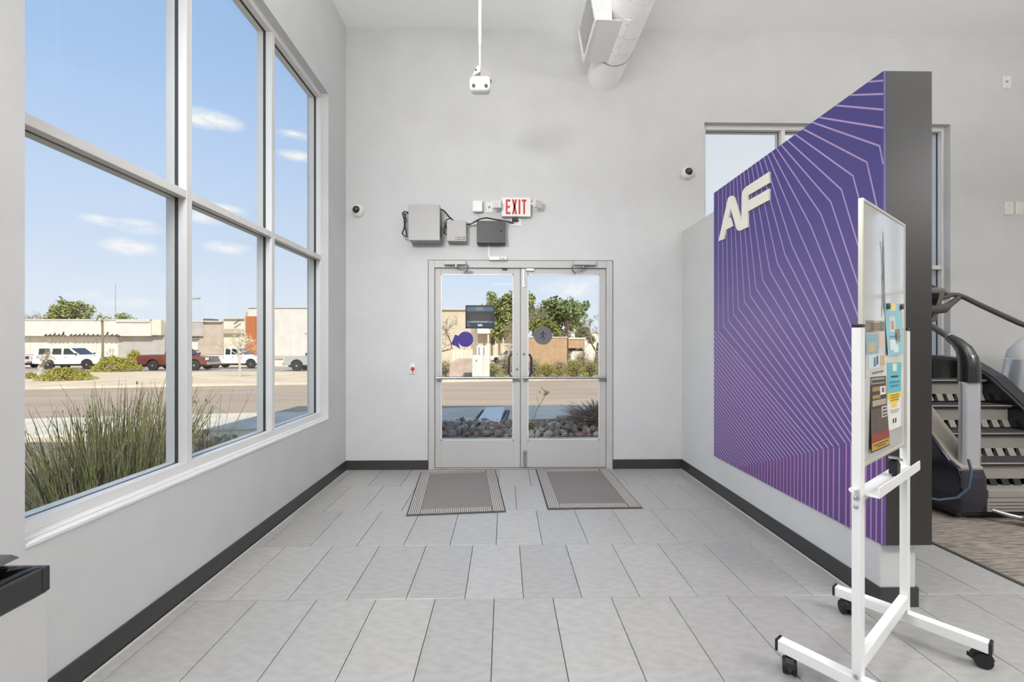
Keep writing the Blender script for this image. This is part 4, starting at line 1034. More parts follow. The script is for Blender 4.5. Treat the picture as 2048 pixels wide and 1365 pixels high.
m.build('liner', LIN, t, smooth=True)
# swing lid plate resting on the rim, tilted
lid = MB().prism([(-.15, 0), (.125, 0), (.15, .006), (.125, .014), (-.15, .018)], (-1.46, .72, BZ+.014), (1, 0, 0), (0, 0, 1), (0, .50, .022)).build('lid', mat('grey_black_lid', (70, 69, 68), .3), t, bevel=.004)
# ================================================================== outside
def zg(y): return -.02 if y < 5 else .0985 - .0237*y
def on_ground(px, py):
    d = pix_dir(px, py); t = 1.2215/(-(d.z+.0237*d.y)); return EYE+d*t
DIRT = mat('pale_dry_dirt', (224, 203, 172), .95, col2=(204, 180, 146), scale=.9, bump=.4, bscale=8)
ROAD = mat('dusty_asphalt', (180, 158, 134), .92, col2=(164, 143, 120), scale=.5, stretch=(.4, 2.0, 1), bump=.3, bscale=30, detail=6)
CONC = mat('pale_concrete', (220, 207, 186), .9, var=.10, scale=1.5, bump=.2, bscale=30)
MULCH = mat('brown_mulch', (142, 124, 104), .95, col2=(112, 98, 84), scale=6, bump=.6, bscale=30)
def strip(name, f0, f1, xa, xb, dz, th, m, label, kind='structure', nx=24, ny=2):
    mb = MB(); vs = []; 
    for i in range(nx+1):
        x = xa+(xb-xa)*i/nx
        for j in range(ny+1):
            y = f0(x)+(f1(x)-f0(x))*j/ny; vs.append((x, y, zg(y)+dz))
    k = ny+1; n = len(vs); low = [(v[0], v[1], v[2]-th) for v in vs]; fs = []
    for i in range(nx):
        for j in range(ny): fs.append((i*k+j, (i+1)*k+j, (i+1)*k+j+1, i*k+j+1))
        fs.append((i*k, n+i*k, n+(i+1)*k, (i+1)*k)); fs.append((i*k+ny, (i+1)*k+ny, n+(i+1)*k+ny, n+i*k+ny))
    fs.append(tuple(range(0, k))+tuple(n+q for q in reversed(range(0, k)))); fs.append(tuple(reversed(range(nx*k, nx*k+k)))+tuple(n+q for q in range(nx*k, nx*k+k)))
    mb.add(vs+low, fs)
    return tag(mb.build(name, m), label, name.split('_')[-1], kind=kind)
g = MB()
g.quad((-260, -60, -.05), (XL-WT, -60, -.05), (XL-WT, 5, -.05), (-260, 5, -.05)); g.quad((XE+WT, -60, -.05), (260, -60, -.05), (260, 5, -.05), (XE+WT, 5, -.05))
for y0, y1 in ((5, 60), (60, 260)): g.quad((-260, y0, zg(y0)-.03), (260, y0, zg(y0)-.03), (260, y1, zg(y1)-.03), (-260, y1, zg(y1)-.03))
tag(g.build('ground_dirt', DIRT), 'dry pale dirt lot across the road', 'ground', kind='structure')
far_edge = lambda x: 20.8+.27*x
near_edge = lambda x: 10.45+.2*x
in_edge = lambda x: 8.15+.19*x
strip('asphalt_road', near_edge, far_edge, -48, 60, -.02, .08, ROAD, 'dusty asphalt road beyond the windows')
strip('far_kerb', far_edge, lambda x: far_edge(x)+.25, -48, 60, .05, .12, mat('dusty_kerb', (226, 208, 182), .9, var=.08, scale=2), 'pale kerb on the far side of the road')
strip('lot_asphalt', lambda x: 33.2, lambda x: 47, -80, -9, -.02, .03, mat('pale_lot_asphalt', (176, 162, 146), .95, var=.1, scale=.6), 'pale parking lot where the trucks stand', nx=2)
strip('sidewalk', in_edge, near_edge, -26, 40, .0, .1, CONC, 'pale concrete sidewalk in the shade of the building')
strip('planting_ground', lambda x: -12., lambda x: min(6.3, in_edge(x))-.02 if x < -1.9 else 4.86, -9, XL-WT, -.0, .1, MULCH, 'mulched planting bed outside the tall window', nx=20, ny=12)
tag(MB().add([(-1.86, YB+WT, -.005), (9.8, YB+WT, -.005), (9.8, 6.42, -.035), (-1.86, 6.42, -.035), (-1.86, YB+WT, -.1), (9.8, YB+WT, -.1), (9.8, 6.42, -.13), (-1.86, 6.42, -.13)],
    [(0,1,2,3), (7,6,5,4), (0,4,5,1), (1,5,6,2), (2,6,7,3), (3,7,4,0)]).build('stoop_pavement', CONC), 'concrete stoop outside the glass doors', 'pavement', kind='structure')

# rock bed between the stoop and the sidewalk, each stone its own piece
rb = thing('rock_bed_ground', (0, 7.2, zg(7.2)), 'bed of broken grey brown rocks outside the doors', 'rocks', kind='structure')
strip_m = MB(); xs_ = [-2.4+.6*i for i in range(21)]
for a, b in zip(xs_, xs_[1:]): strip_m.quad((a, 6.42, zg(6.42)+.0), (b, 6.42, zg(6.42)), (b, in_edge(b), zg(8)+.005), (a, in_edge(a), zg(8)+.005))
strip_m.build('soil', MULCH, rb)
ROCKM = [mat('rock_grey', (176, 164, 152), .9, var=.3, scale=9, bump=.5, bscale=25), mat('rock_brown', (176, 150, 134), .9, var=.3, scale=9, bump=.5, bscale=25), mat('rock_pale', (204, 192, 180), .9, var=.25, scale=9, bump=.5, bscale=25)]
import bmesh
rock_meshes = []
rr = random.Random(21)
for k in range(9):
    bm = bmesh.new(); bmesh.ops.create_icosphere(bm, subdivisions=1 if k % 3 else 2, radius=1)
    planes = [Vector((rr.gauss(0,1), rr.gauss(0,1), rr.gauss(0,1))).normalized() for _ in range(7)]
    for v in bm.verts:
        v.co *= rr.uniform(.86, 1.08)
        for pl in planes:
            h = v.co.dot(pl)
            if h > .68: v.co -= pl*(h-.68)
    me = bpy.data.meshes.new('stone'); bm.to_mesh(me); bm.free(); me.materials.append(ROCKM[k % 3]); rock_meshes.append(me)
def add_stone(x, y, z, s, parent, base):
    o = bpy.data.objects.new('stone', rr.choice(rock_meshes)); COL.objects.link(o); o.parent = parent
    o.location = Vector((x, y, z))-ORG[parent.name]; o.rotation_euler = (rr.uniform(0, 6), rr.uniform(0, 6), rr.uniform(0, 6)); o.scale = (s*rr.uniform(.8, 1.35), s*rr.uniform(.8, 1.2), s*rr.uniform(.7, 1))
    return o
cnt = 0
for jy in range(7):
    for jx in range(34):
        x = -2.0+jx*.125+rr.uniform(-.05, .05)+(jy % 2)*.06; y = 6.53+jy*.205+rr.uniform(-.05, .05)
        if y > min(in_edge(x), 7.95)-.08: continue
        add_stone(x, y, zg(y)+.025+rr.uniform(-.01, .03), rr.uniform(.045, .085), rb, 0); cnt += 1
for k in range(46):
    x = rr.uniform(-1.9, 2.6); y = rr.uniform(6.6, 7.6)
    add_stone(x, y, zg(y)+.075+rr.uniform(-.02, .03), rr.uniform(.04, .07), rb, 0)
# cover plate over the drain channel that crosses the sidewalk
p0, p1, p2, p3 = on_ground(955, 847), on_ground(1000, 848), on_ground(1010, 821), on_ground(973, 822)
dc_ = thing('drain_cover', tuple((p0+p1+p2+p3)/4), 'pale metal plate across the sidewalk over a drain channel outside the left door leaf', 'drain cover')
def plate_quad(mb, a, b, c, d, h0, h1):
    mb.add([tuple(Vector(q)+Vector((0,0,h0))) for q in (a,b,c,d)]+[tuple(Vector(q)+Vector((0,0,h1))) for q in (a,b,c,d)], [(0,3,2,1),(4,5,6,7),(0,1,5,4),(1,2,6,5),(2,3,7,6),(3,0,4,7)])
m = MB(); plate_quad(m, p0-Vector((0,.22,0)), p1-Vector((0,.22,0)), p2, p3, .055, .075); m.build('plate', mat('pale_steel_plate', (232, 228, 220), .6), dc_)
m = MB()
for a, b in (((947,846),(966,822)), ((953,846),(971,822)), ((1003,846),(1013,822)), ((1011,846),(1018,822))):
    q, r_ = on_ground(*a), on_ground(*b); m.bar(q+Vector((0,0,.008)), r_+Vector((0,0,.008)), .035, .02)
m.build('channel_edge', mat('dark_channel', (70, 68, 66), .8), dc_)

# ------------------------------------------------------------------ plants
def leaf_mat(name, c1, c2, scale=14):
    return mat(name, c1, .8, col2=c2, scale=scale, spec=.2, detail=2)
OLIVE = leaf_mat('olive_leaf', (150, 150, 86), (112, 116, 62)); OLIVEY = leaf_mat('yellow_olive_leaf', (168, 160, 66), (128, 124, 52)); GREEN = leaf_mat('mid_green_leaf', (166, 168, 106), (118, 126, 74), 6); DKGREEN = leaf_mat('dark_green_leaf', (142, 152, 98), (92, 108, 66), 6)
TANL = leaf_mat('dry_tan_leaf', (186, 170, 134), (142, 128, 98)); TWIGM = mat('grey_twig', (158, 142, 124), .9, var=.3, scale=20); BARK = mat('brown_bark', (122, 100, 82), .9, var=.3, scale=12); PALEB = mat('pale_bark', (206, 196, 178), .9, var=.2, scale=12)
REED = leaf_mat('reed_stem', (206, 200, 136), (158, 160, 104), 40); REEDT = leaf_mat('reed_stem_tan', (232, 216, 170), (188, 172, 128), 40); REEDD = mat('reed_stem_dark', (130, 120, 88), .8, var=.3, scale=30)
def leaves(mb, rnd, c, rad, n, s, flat=1.0, shell=.0):
    for _ in range(n):
        d = Vector((rnd.gauss(0,1), rnd.gauss(0,1), rnd.gauss(0,1))).normalized()*(rnd.uniform(shell, 1)**.4)
        p = Vector(c)+Vector((d.x*rad[0], d.y*rad[1], d.z*rad[2]))
        a = Vector((rnd.gauss(0,1), rnd.gauss(0,1), rnd.gauss(0,1)*flat)).normalized(); b = a.orthogonal().normalized()
        b = (b*math.cos(1.3*_)+a.cross(b)*math.sin(1.3*_))
        k = s*rnd.uniform(.6, 1.3)
        mb.add([p-a*k, p+b*k*.45, p+a*k, p-b*k*.45], [(0,1,2,3)])
RMIN = [.004]
def grow(rnd, p, d, L, r, lvl, segs, tips, spread=.55, up=.15, n=(2, 4)):
    q = p+d*L*.5+Vector((rnd.gauss(0,1), rnd.gauss(0,1), rnd.gauss(0,1)))*L*.05; e = q+(d+Vector((rnd.gauss(0,.1), rnd.gauss(0,.1), up*.5))).normalized()*L*.5
    r = max(r, RMIN[0]); segs.append(((p, q, e), (r, r*.82, r*.65), lvl))
    if lvl <= 0: tips.append(e); return
    for _ in range(rnd.randint(*n)):
        nd = (d+Vector((rnd.gauss(0,1), rnd.gauss(0,1), rnd.gauss(0,1)))*spread+Vector((0,0,up))).normalized()
        grow(rnd, p.lerp(e, rnd.uniform(.55, 1)), nd, L*rnd.uniform(.6, .8), r*.55, lvl-1, segs, tips, spread, up, n)
def tree(seed, base, h, label, cat='tree', leafm=None, nleaf=0, ls=.2, crown=None, trunk_r=.16, lvl=4, barkm=None, group=None, spread=.55, up=.15, n=(2, 4), name='tree', trunkf=.3):
    rnd = random.Random(seed); base = Vector(base); t = thing(name, tuple(base), label, cat, group)
    RMIN[0] = max(.004, base.y*.00034)
    segs, tips = [], []
    grow(rnd, base-Vector((0,0,.1)), Vector((rnd.gauss(0,.06), rnd.gauss(0,.06), 1)).normalized(), h*trunkf, trunk_r, lvl, segs, tips, spread, up, n)
    zt = max(e.z for e in tips); k = (h*.97)/(zt-base.z)
    fix = lambda v: base+(v-base)*k if v.z > base.z else v
    tr, tw = MB(), MB()
    for pts, rs_, l in segs:
        (tr if l >= lvl-1 else tw).tube([fix(p) for p in pts], list(rs_), 6 if l >= lvl-1 else 3, cap=False)
    tr.build('trunk', barkm or BARK, t, smooth=True); o = tw.build('branches', barkm or TWIGM, t); o['kind'] = 'stuff'
    if leafm:
        lm = MB()
        per = max(1, nleaf//max(1, len(tips)))
        for e in tips: leaves(lm, rnd, fix(e), (h*.085,)*3, per, ls)
        o = lm.build('foliage', leafm, t); o['kind'] = 'stuff'
    return t
def shrub(seed, base, rx, ry, rz, label, lm=None, n=400, ls=.06, twigs=120, twm=None, cat='shrub', group=None, name='shrub', shell=.3):
    rnd = random.Random(seed); base = Vector(base); t = thing(name, tuple(base), label, cat, group)
    m = MB()
    for _ in range(twigs):
        a = rnd.uniform(0, 6.283); el = rnd.uniform(.15, 1.45); e = Vector((math.cos(a)*math.cos(el)*rx, math.sin(a)*math.cos(el)*ry, math.sin(el)*rz))*rnd.uniform(.7, 1.05)
        mid = e*.5+Vector((rnd.gauss(0,.06)*rx, rnd.gauss(0,.06)*ry, .08*rz))
        w = .006+.004*rx
        m.tube([base-Vector((0,0,.03))+e*.03, base+mid, base+e], [w, w*.7, w*.3], 3, cap=False)
        if rnd.random() < .7:
            e2 = mid+(e-mid)*.3+Vector((rnd.gauss(0,.25)*rx, rnd.gauss(0,.25)*ry, rnd.uniform(0,.35)*rz)); m.tube([base+mid, base+e2], [w*.6, w*.3], 3, cap=False)
    m.build('twigs', twm or TWIGM, t)['kind'] = 'stuff'
    if lm:
        l = MB()
        for _ in range(n):
            a = rnd.uniform(0, 6.283); el = rnd.uniform(-.05, 1.5); k = rnd.uniform(shell, 1)**.5
            bump = 1+.12*math.sin(a*3+seed)+.1*math.sin(el*7+a*2)
            c = base+Vector((math.cos(a)*math.cos(el)*rx, math.sin(a)*math.cos(el)*ry, max(.02, math.sin(el))*rz))*k*bump
            leaves(l, rnd, c, (ls,)*3, 1, ls)
        l.build('foliage', lm, t)['kind'] = 'stuff'
    return t
# tall reed clumps right outside the window
def reeds(seed, c, rx, ry, h0, h1, n, label, lean=.22, mats=None, name='reed_clump', rad=.0028, hfun=None, curl=.12):
    rnd = random.Random(seed); c = Vector(c); t = thing(name, tuple(c), label, 'plant', None)
    ms = mats or [REED, REED, REEDT, REEDD]
    for k, mt in enumerate(ms):
        m = MB()
        for _ in range(n//len(ms)):
            a = rnd.uniform(0, 6.283); q = math.sqrt(rnd.random()); b = c+Vector((math.cos(a)*rx*q, math.sin(a)*ry*q, 0))
            h = rnd.uniform(h0, h1)
            if hfun: h *= hfun(b)
            ld = Vector((math.cos(a)*q+rnd.gauss(0,.5), math.sin(a)*q+rnd.gauss(0,.5), 0))*lean*h
            if b.x+ld.x > XL-WT-.04: ld.x = (XL-WT-.05-b.x)*rnd.random()
            pts = [b-Vector((0,0,.02))]
            for s in (.3, .6, .85, 1.0): pts.append(b+ld*s**1.6+Vector((rnd.gauss(0,.006), rnd.gauss(0,.006), h*s*(1-curl*s*abs(rnd.gauss(0,.6))))))
            for p in pts: p.x = min(p.x, XL-WT-.012)
            r = rad*rnd.uniform(.7, 1.3); m.tube(pts, [r, r, r*.85, r*.6, r*.25], 3, cap=False)
            if rnd.random() < .09:
                e = pts[-1]; k_ = rad*rnd.uniform(1.4, 2.4); m.add([e+Vector((0,0,-k_*2)), e+Vector((k_,0,0)), e+Vector((0,0,k_*2)), e+Vector((-k_,0,0)), e+Vector((0,k_,0)), e+Vector((0,-k_,0))], [(0,1,4), (0,4,3), (0,3,5), (0,5,1), (2,4,1), (2,3,4), (2,5,3), (2,1,5)])
            if rnd.random() < .35:
                i = rnd.choice((2, 3)); e = pts[i]+Vector((rnd.gauss(0,.05), rnd.gauss(0,.05), rnd.uniform(.06, .16))); e.x = min(e.x, XL-WT-.012)
                m.tube([pts[i], e], [r*.7, r*.25], 3, cap=False)
        m.build('stems', mt, t)['kind'] = 'stuff'
    return t
GZ = zg(3)
reeds(31, (-2.50, 2.88, GZ), .27, .30, .80, 1.14, 760, 'tall dense green reed clump outside the left panes of the big window', lean=.17, hfun=lambda b: .74+.26*min(1, max(0, (b.y-2.6)/.4)), rad=.0034)
reeds(32, (-2.86, 2.80, GZ), .42, .36, .35, .82, 230, 'lower thin reed clump left of the tall dense one', lean=.45)
reeds(33, (-2.64, 3.92, GZ), .13, .13, .55, 1.0, 40, 'sparse thin reed clump outside the middle panes of the big window', lean=.22)
reeds(35, (-2.52, 3.78, GZ), .24, .20, .15, .36, 220, 'short grass tuft around the sparse reeds outside the middle panes', lean=.5, name='grass_tuft')
reeds(34, (-3.35, 3.0, GZ), .62, .60, .10, .30, 900, 'low dry straw grass below the left end of the big window', lean=1.3, mats=[REEDT, TWIGM, REEDT, REEDD], name='dry_grass_tuft', curl=.5)
# stones beside the sparse reeds
rc = thing('stone_border', (-3.3, 5.4, zg(5.4)), 'heap of grey stones beside the sidewalk outside the middle panes', 'stones')
for k in range(44):
    x = -3.55+rr.uniform(-.9, 1.0); y = 5.75+rr.uniform(-.45, .45)
    add_stone(x, y, zg(y)+.05+rr.uniform(0, .08), rr.uniform(.05, .11), rc, 0)
# dead brush lying over the rocks, and a tall stalk
shrub(41, (1.55, 7.0, zg(7)+.10), .80, .40, .42, 'dead grey brush lying over the rocks outside the right door leaf', None, twigs=320, name='dead_brush', cat='shrub')
shrub(42, (2.35, 7.5, zg(7.5)+.05), .6, .5, .55, 'smaller dead brush at the right end of the rock bed', None, twigs=140, name='dead_brush')
b = on_ground(1060, 868); rnd = random.Random(4)
t = thing('wild_stalk', tuple(b), 'single thin stalk with yellow flower heads rising from the rocks', 'plant')
m = MB().tube([b, b+Vector((.10, .05, .35)), b+Vector((.27, .1, .62))], [.006, .005, .004], 5)
m.tube([b+Vector((.14, .05, .42)), b+Vector((.10, .0, .58))], [.003, .002], 4).tube([b, b+Vector((.06, 0, .45))], [.004, .002], 4).build('stem', OLIVE, t)
m = MB(); 
for k in range(10): leaves(m, rnd, b+Vector((.25+rnd.gauss(0,.04), .1+rnd.gauss(0,.03), .62+rnd.gauss(0,.035))), (.03,)*3, 4, .02)
m.build('flower_heads', OLIVEY, t)
m = MB(); leaves(m, rnd, b+Vector((.0, 0, .08)), (.12, .1, .10), 120, .03); m.build('basal_leaves', OLIVE, t)

# shrubs along the far side of the road, seen through the doors
sh = [(888, 752, .85, .85, TANL, 'dry tan shrub at the left edge of the left door pane'), (984, 753, .8, .7, OLIVE, 'olive shrub behind the pull handle of the left door leaf'), (1012, 751, .8, 1.3, TANL, 'dry tan shrub beside the meeting stiles of the doors'), (1030, 747, 1.1, 2.3, TANL, 'tall dry shrub behind the meeting stiles'),
      (1068, 752, .7, 1.0, TANL, 'dry shrub in front of the left end of the tan block enclosure'), (1094, 754, .75, .75, OLIVEY, 'yellow olive shrub in front of the tan block enclosure'), (1119, 752, .8, .9, TANL, 'dry shrub in front of the right end of the tan block enclosure'), (1148, 755, .8, .95, OLIVEY, 'large yellow green shrub before the brown trailer'),
      (1163, 750, .9, 1.5, TANL, 'tall tan shrub behind the yellow green one'), (1181, 754, .75, .85, OLIVE, 'olive shrub right of the large yellow green shrub'), (1203, 750, .9, 1.6, TANL, 'tall dry shrub at the right edge of the right door pane')]
for k, (px, py, r, h, lm, lab) in enumerate(sh):
    b = on_ground(px, py); shrub(60+k, tuple(b), r, r*.8, h, lab, lm, n=1100, ls=.045, twigs=190, group='shrubs across the road')
# shrubs of the parking lot, seen through the tall window
shrub(80, tuple(on_ground(131, 760)), 1.15, .9, .52, 'low olive mound shrub in front of the white sport utility vehicle', OLIVEY, n=2200, ls=.05, twigs=60, shell=.6, group='lot shrubs')
b = on_ground(230, 743); shrub(81, tuple(b), 1.6, 1.1, 1.0, 'wide olive mound shrub by the palm trunk', OLIVEY, n=2800, ls=.07, twigs=60, shell=.6, group='lot shrubs')
shrub(82, tuple(on_ground(268, 737)), .62, .7, 1.55, 'bright upright yellow green shrub behind the wide mound', leaf_mat('bright_yellow_leaf', (190, 178, 70), (140, 138, 56)), n=1500, ls=.08, twigs=60, shell=.4, group='lot shrubs')
shrub(83, tuple(on_ground(60, 757)), .35, .35, .3, 'tiny green shrub at the left edge of the big window', OLIVEY, n=260, ls=.05, twigs=20)
# saplings, palm, trees
tree(90, tuple(on_ground(85, 759)), 1.5, 'small pale trunked sapling in front of the low mound shrub', barkm=PALEB, leafm=TANL, nleaf=200, ls=.05, trunk_r=.11, lvl=3, trunkf=.62, name='sapling', group='bare saplings')
tree(91, tuple(on_ground(480, 754)), 2.45, 'bare pale sapling between the red and white pickups', barkm=PALEB, leafm=mat('cream_leaf', (232, 218, 184), .8, col2=(196, 180, 140), scale=14), nleaf=420, ls=.05, trunk_r=.085, lvl=5, n=(2, 3), spread=.5, trunkf=.22, name='sapling', group='bare saplings')
tree(92, tuple(on_ground(230, 731)), 2.1, 'thin bare sapling against the white shop wall right of the palm', barkm=PALEB, trunk_r=.05, lvl=4, n=(2, 3), spread=.45, trunkf=.3, name='sapling', group='bare saplings')
b = on_ground(205, 740.3); zt = at_y(204, 636, b.y).z
t = thing('palm_tree', tuple(b), 'small thin palm with a ragged tan crown beside the white sport utility vehicle', 'tree')
MB().tube([b-Vector((0,0,.1)), b+Vector((.02,0,(zt-b.z)*.5)), Vector((b.x-.03, b.y, zt))], [.10, .075, .07], 8).build('trunk', mat('palm_trunk', (158, 136, 108), .9, var=.3, scale=6, stretch=(1,1,8)), t, smooth=True)
rnd = random.Random(9)
for k in range(22):
    a = rnd.uniform(0, 6.283); el = rnd.uniform(-.3, 1.3); L = rnd.uniform(.45, .7); c0 = Vector((b.x-.03, b.y, zt))
    d = Vector((math.cos(a)*math.cos(el), math.sin(a)*math.cos(el), math.sin(el))); mid = c0+d*L*.55+Vector((0,0,.08)); e = c0+d*L+Vector((0,0,-.14)); sd = d.cross(UP).normalized()*.09
    MB().add([c0, mid-sd, e, mid+sd], [(0,1,2,3)]).tube([c0, mid, e], .012, 3).build('frond', leaf_mat('palm_frond', (150, 146, 96), (110, 108, 70)) if k % 3 else TANL, t)
def tree_px(seed, px, y_top, Y, label, **kw):
    p = at_y(px, 700, Y); zb = zg(Y); h = at_y(px, y_top, Y).z-zb
    return tree(seed, (p.x, Y, zb), h, label, **kw)
tree_px(100, 178, 604, 86, 'round olive green tree rising behind the white shop', leafm=GREEN, nleaf=5200, ls=.34, trunk_r=.35, lvl=4, spread=.75, n=(3, 4), trunkf=.36, group='background trees')
tree_px(101, 76, 624, 92, 'bare brown tree behind the left end of the white shop', trunk_r=.25, lvl=6, n=(2, 3), spread=.5, trunkf=.28, group='background trees')
tree_px(102, 121, 621, 110, 'bare brown tree next to the round green tree behind the shop', trunk_r=.25, lvl=6, n=(2, 3), spread=.5, trunkf=.28, group='background trees')
tree_px(103, 277, 630, 90, 'small green tree top above the shop roof right of the mast', leafm=GREEN, nleaf=1200, ls=.3, trunk_r=.25, lvl=4, group='background trees')
tree_px(104, 1030, 586, 52, 'large light green tree behind the meeting stiles of the doors', leafm=GREEN, nleaf=8000, ls=.24, trunk_r=.28, lvl=4, spread=.52, n=(3, 4), trunkf=.38, barkm=PALEB, group='background trees')
tree_px(105, 1116, 598, 48, 'broad dark green tree above the tan block enclosure', leafm=DKGREEN, nleaf=4800, ls=.22, trunk_r=.3, lvl=4, spread=.8, n=(3, 4), trunkf=.36, group='background trees')
tree_px(106, 1080, 606, 42, 'bare brown tree in front of the broad dark green tree', trunk_r=.16, lvl=6, n=(2, 4), spread=.62, trunkf=.3, group='background trees', leafm=TANL, nleaf=1200, ls=.06)
tree_px(107, 1062, 640, 39, 'small yellow green tree at the left of the right door pane', leafm=OLIVE, nleaf=3000, ls=.16, trunk_r=.15, lvl=4, spread=.7, trunkf=.25, group='background trees')
tree_px(108, 1190, 622, 52, 'bare grey tree at the right edge of the right door pane', trunk_r=.2, lvl=6, n=(2, 4), spread=.55, trunkf=.28, group='background trees')
tree_px(109, 906, 628, 36, 'bare spreading tree in front of the beige wall', trunk_r=.09, lvl=6, n=(2, 4), spread=.7, trunkf=.26, group='background trees', leafm=TANL, nleaf=700, ls=.05)
tree_px(110, 1166, 655, 75, 'small round green tree by the far white building', leafm=DKGREEN, nleaf=1400, ls=.24, trunk_r=.2, lvl=3, trunkf=.4, group='background trees')
for k, px in enumerate((1840, 1700, 1560)):
    b = on_ground(px, 752+k); shrub(120+k, tuple(b), 2.2, 1.2, 1.6, ['tan and olive shrub seen through the lower pane right of the mural panel', 'dry shrub hidden by the mural panel', 'olive shrub hidden by the mural panel'][k], TANL if k % 2 == 0 else OLIVE, n=1600, ls=.07, twigs=150)

# ------------------------------------------------------------------ vehicles
CARGLASS = mat('car_glass', (44, 50, 56), .1, spec=.8)
TYRE = mat('tyre_rubber', (44, 42, 41), .8); HUB = mat('wheel_alloy', (186, 184, 180), .3, .7); DKPL = mat('dark_bumper_plastic', (52, 50, 50), .5); LAMP = mat('lamp_lens_clear', (232, 230, 224), .15); TAIL = mat('tail_lamp_red', (150, 40, 34), .3)
def car_paint(n, c): return mat(n, c, .3, coat=.7)
def arch(cx, r, zb, n=9): return [(cx-r*math.cos(math.pi*k/(n-1)), zb+r*.95*math.sin(math.pi*k/(n-1))) for k in range(n)]
def vehicle(name, label, pos, heading, paint, style, L=5.5, Wd=1.95, cat='car', chrome=True):
    t = thing(name, (0, 0, 0), label, cat, 'vehicles in the lot')
    f, r = L/2, -L/2; fw, rw = f-.95, r+1.15; ar = .46
    hood = 1.10; deck = 1.22
    poly = [(r, .52)]+arch(rw, ar, .45)+arch(fw, ar, .45)+[(f-.02, .46), (f, .62), (f-.02, 1.0), (f-.12, hood-.02), (f-1.55, hood+.08)]
    if style == 'pickup': poly += [(f-1.6, deck), (r+2.05, deck), (r+.02, deck), (r, 1.15)]
    else: poly += [(f-1.6, deck), (r+.05, deck), (r, 1.1)]
    b = MB().prism(poly, (0, -Wd/2, 0), (1, 0, 0), (0, 0, 1), (0, Wd, 0)).build('body', paint, t, bevel=.035, seg=2)
    c0 = f-1.55; cr = r+1.95 if style == 'pickup' else r+.12
    top = 1.90; cw = Wd-.20
    cab = [(c0, deck-.01), (c0-.75, top-.06), (c0-1.0, top), (cr+.22, top), (cr, deck-.01)] if style == 'pickup' else [(c0, deck-.01), (c0-.75, top-.05), (c0-1.0, top), (cr+.3, top), (cr+.06, top-.1), (cr-.04, deck-.01)]
    MB().prism(cab, (0, -cw/2, 0), (1, 0, 0), (0, 0, 1), (0, cw, 0)).build('cab', paint, t, bevel=.04, seg=2)
    # windows, both sides and the two screens
    spans = [(c0-.28, c0-1.12), (c0-1.22, c0-2.0)] if style == 'pickup' else [(c0-.28, c0-1.18), (c0-1.32, c0-2.0), (c0-2.14, cr+.28)]
    for s in (-1, 1):
        for i, (a, e) in enumerate(spans):
            e = max(e, cr+.14)
            zt, zb = top-.11, deck+.05
            pl = [(a, zb), (a-.48, zt), (e+.04, zt), (e, zb)] if i == 0 else [(a, zb), (a, zt), (e+.05, zt), (e, zb)]
            MB().prism(pl, (0, s*(cw/2-.004), 0), (1, 0, 0), (0, 0, 1), (0, s*.012, 0)).build('side_window', CARGLASS, t)
        MB().obox((c0-.15, s*(Wd/2+.07), deck+.10), (.05, 0, 0), (0, .09, 0), (0, 0, .07)).build('mirror', DKPL, t, bevel=.02)
        for i, xx in enumerate([c0-1.02, c0-1.9]): MB().box(xx, xx+.16, s*(Wd/2+.012)-.012, s*(Wd/2+.012)+.012, 1.02, 1.05).build('door_handle', DKPL, t)
        for xx in (rw, fw):
            w = MB().lathe((xx, s*(Wd/2-.24), .40), [(.30, 0), (.40, .02), (.40, .20), (.36, .235), (.26, .235)], (0, s, 0), 24).build('wheel', TYRE, t, smooth=True)
            hb = MB().lathe((xx, s*(Wd/2-.02), .40), [(.25, -.02), (.26, 0), (.23, .012), (.08, .006), (.07, .03), (.01, .034)], (0, s, 0), 20).build('hub', HUB, w, smooth=True)
        for za, zb, xa, mt, nm in ((.82, 1.02, f-.10, LAMP, 'headlight'), (.85, 1.12, r-.012, TAIL, 'tail_light')):
            MB().box(xa, xa+.115 if nm == 'headlight' else xa+.05, s*(Wd/2-.16)-.17, s*(Wd/2-.16)+.15, za, zb).build(nm, mt, t, bevel=.02)
    MB().obox(((c0+c0-.75)/2+.012, 0, (deck+top-.06)/2+.01), (.75/2*.86, 0, -(top-.06-deck)/2*.86), (0, cw/2-.12, 0), (.006, 0, .005)).build('windscreen', CARGLASS, t)
    MB().box(f-.03, f+.10, -Wd/2+.04, Wd/2-.04, .44, .66).build('front_bumper', HUB if chrome else DKPL, t, bevel=.03)
    MB().box(r-.12, r+.03, -Wd/2+.05, Wd/2-.05, .48, .66).build('rear_bumper', HUB if chrome else DKPL, t, bevel=.03)
    gr = MB().box(f-.03, f+.035, -Wd/2+.36, Wd/2-.36, .70, 1.02).build('grille', DKPL, t, bevel=.01)
    for k in range(3): MB().box(f+.036, f+.05, -Wd/2+.36, Wd/2-.36, .74+k*.095, .785+k*.095).build('grille_bar', HUB, gr)
    MB().box(r+.3, f-.3, -Wd/2+.15, Wd/2-.15, .30, .50).build('chassis', DKPL, t)
    if style == 'pickup':
        m = MB(); 
        MB().box(r+.08, r+1.9, -Wd/2+.12, Wd/2-.12, deck-.02, deck+.012).build('bed_cover', DKPL, t)
    t.location = pos; t.rotation_euler = (math.atan(.0237)*0, 0, heading)
    return t
WP, RP, GP = car_paint('white_car_paint', (236, 236, 234)), car_paint('maroon_car_paint', (112, 56, 48)), car_paint('silver_grey_car_paint', (168, 168, 168))
def veh_at(px, Y): p = at_y(px, 700, Y); return (p.x, Y, zg(Y)+.0)
vehicle('sport_utility_vehicle', 'white sport utility vehicle parked behind the low mound shrub', veh_at(150, 39.2), R(9), WP, 'suv', L=4.95, chrome=False)
vehicle('pickup_truck', 'maroon pickup truck with a chrome grille seen behind the first mullion', veh_at(360, 36.2), R(4), RP, 'pickup', L=5.2)
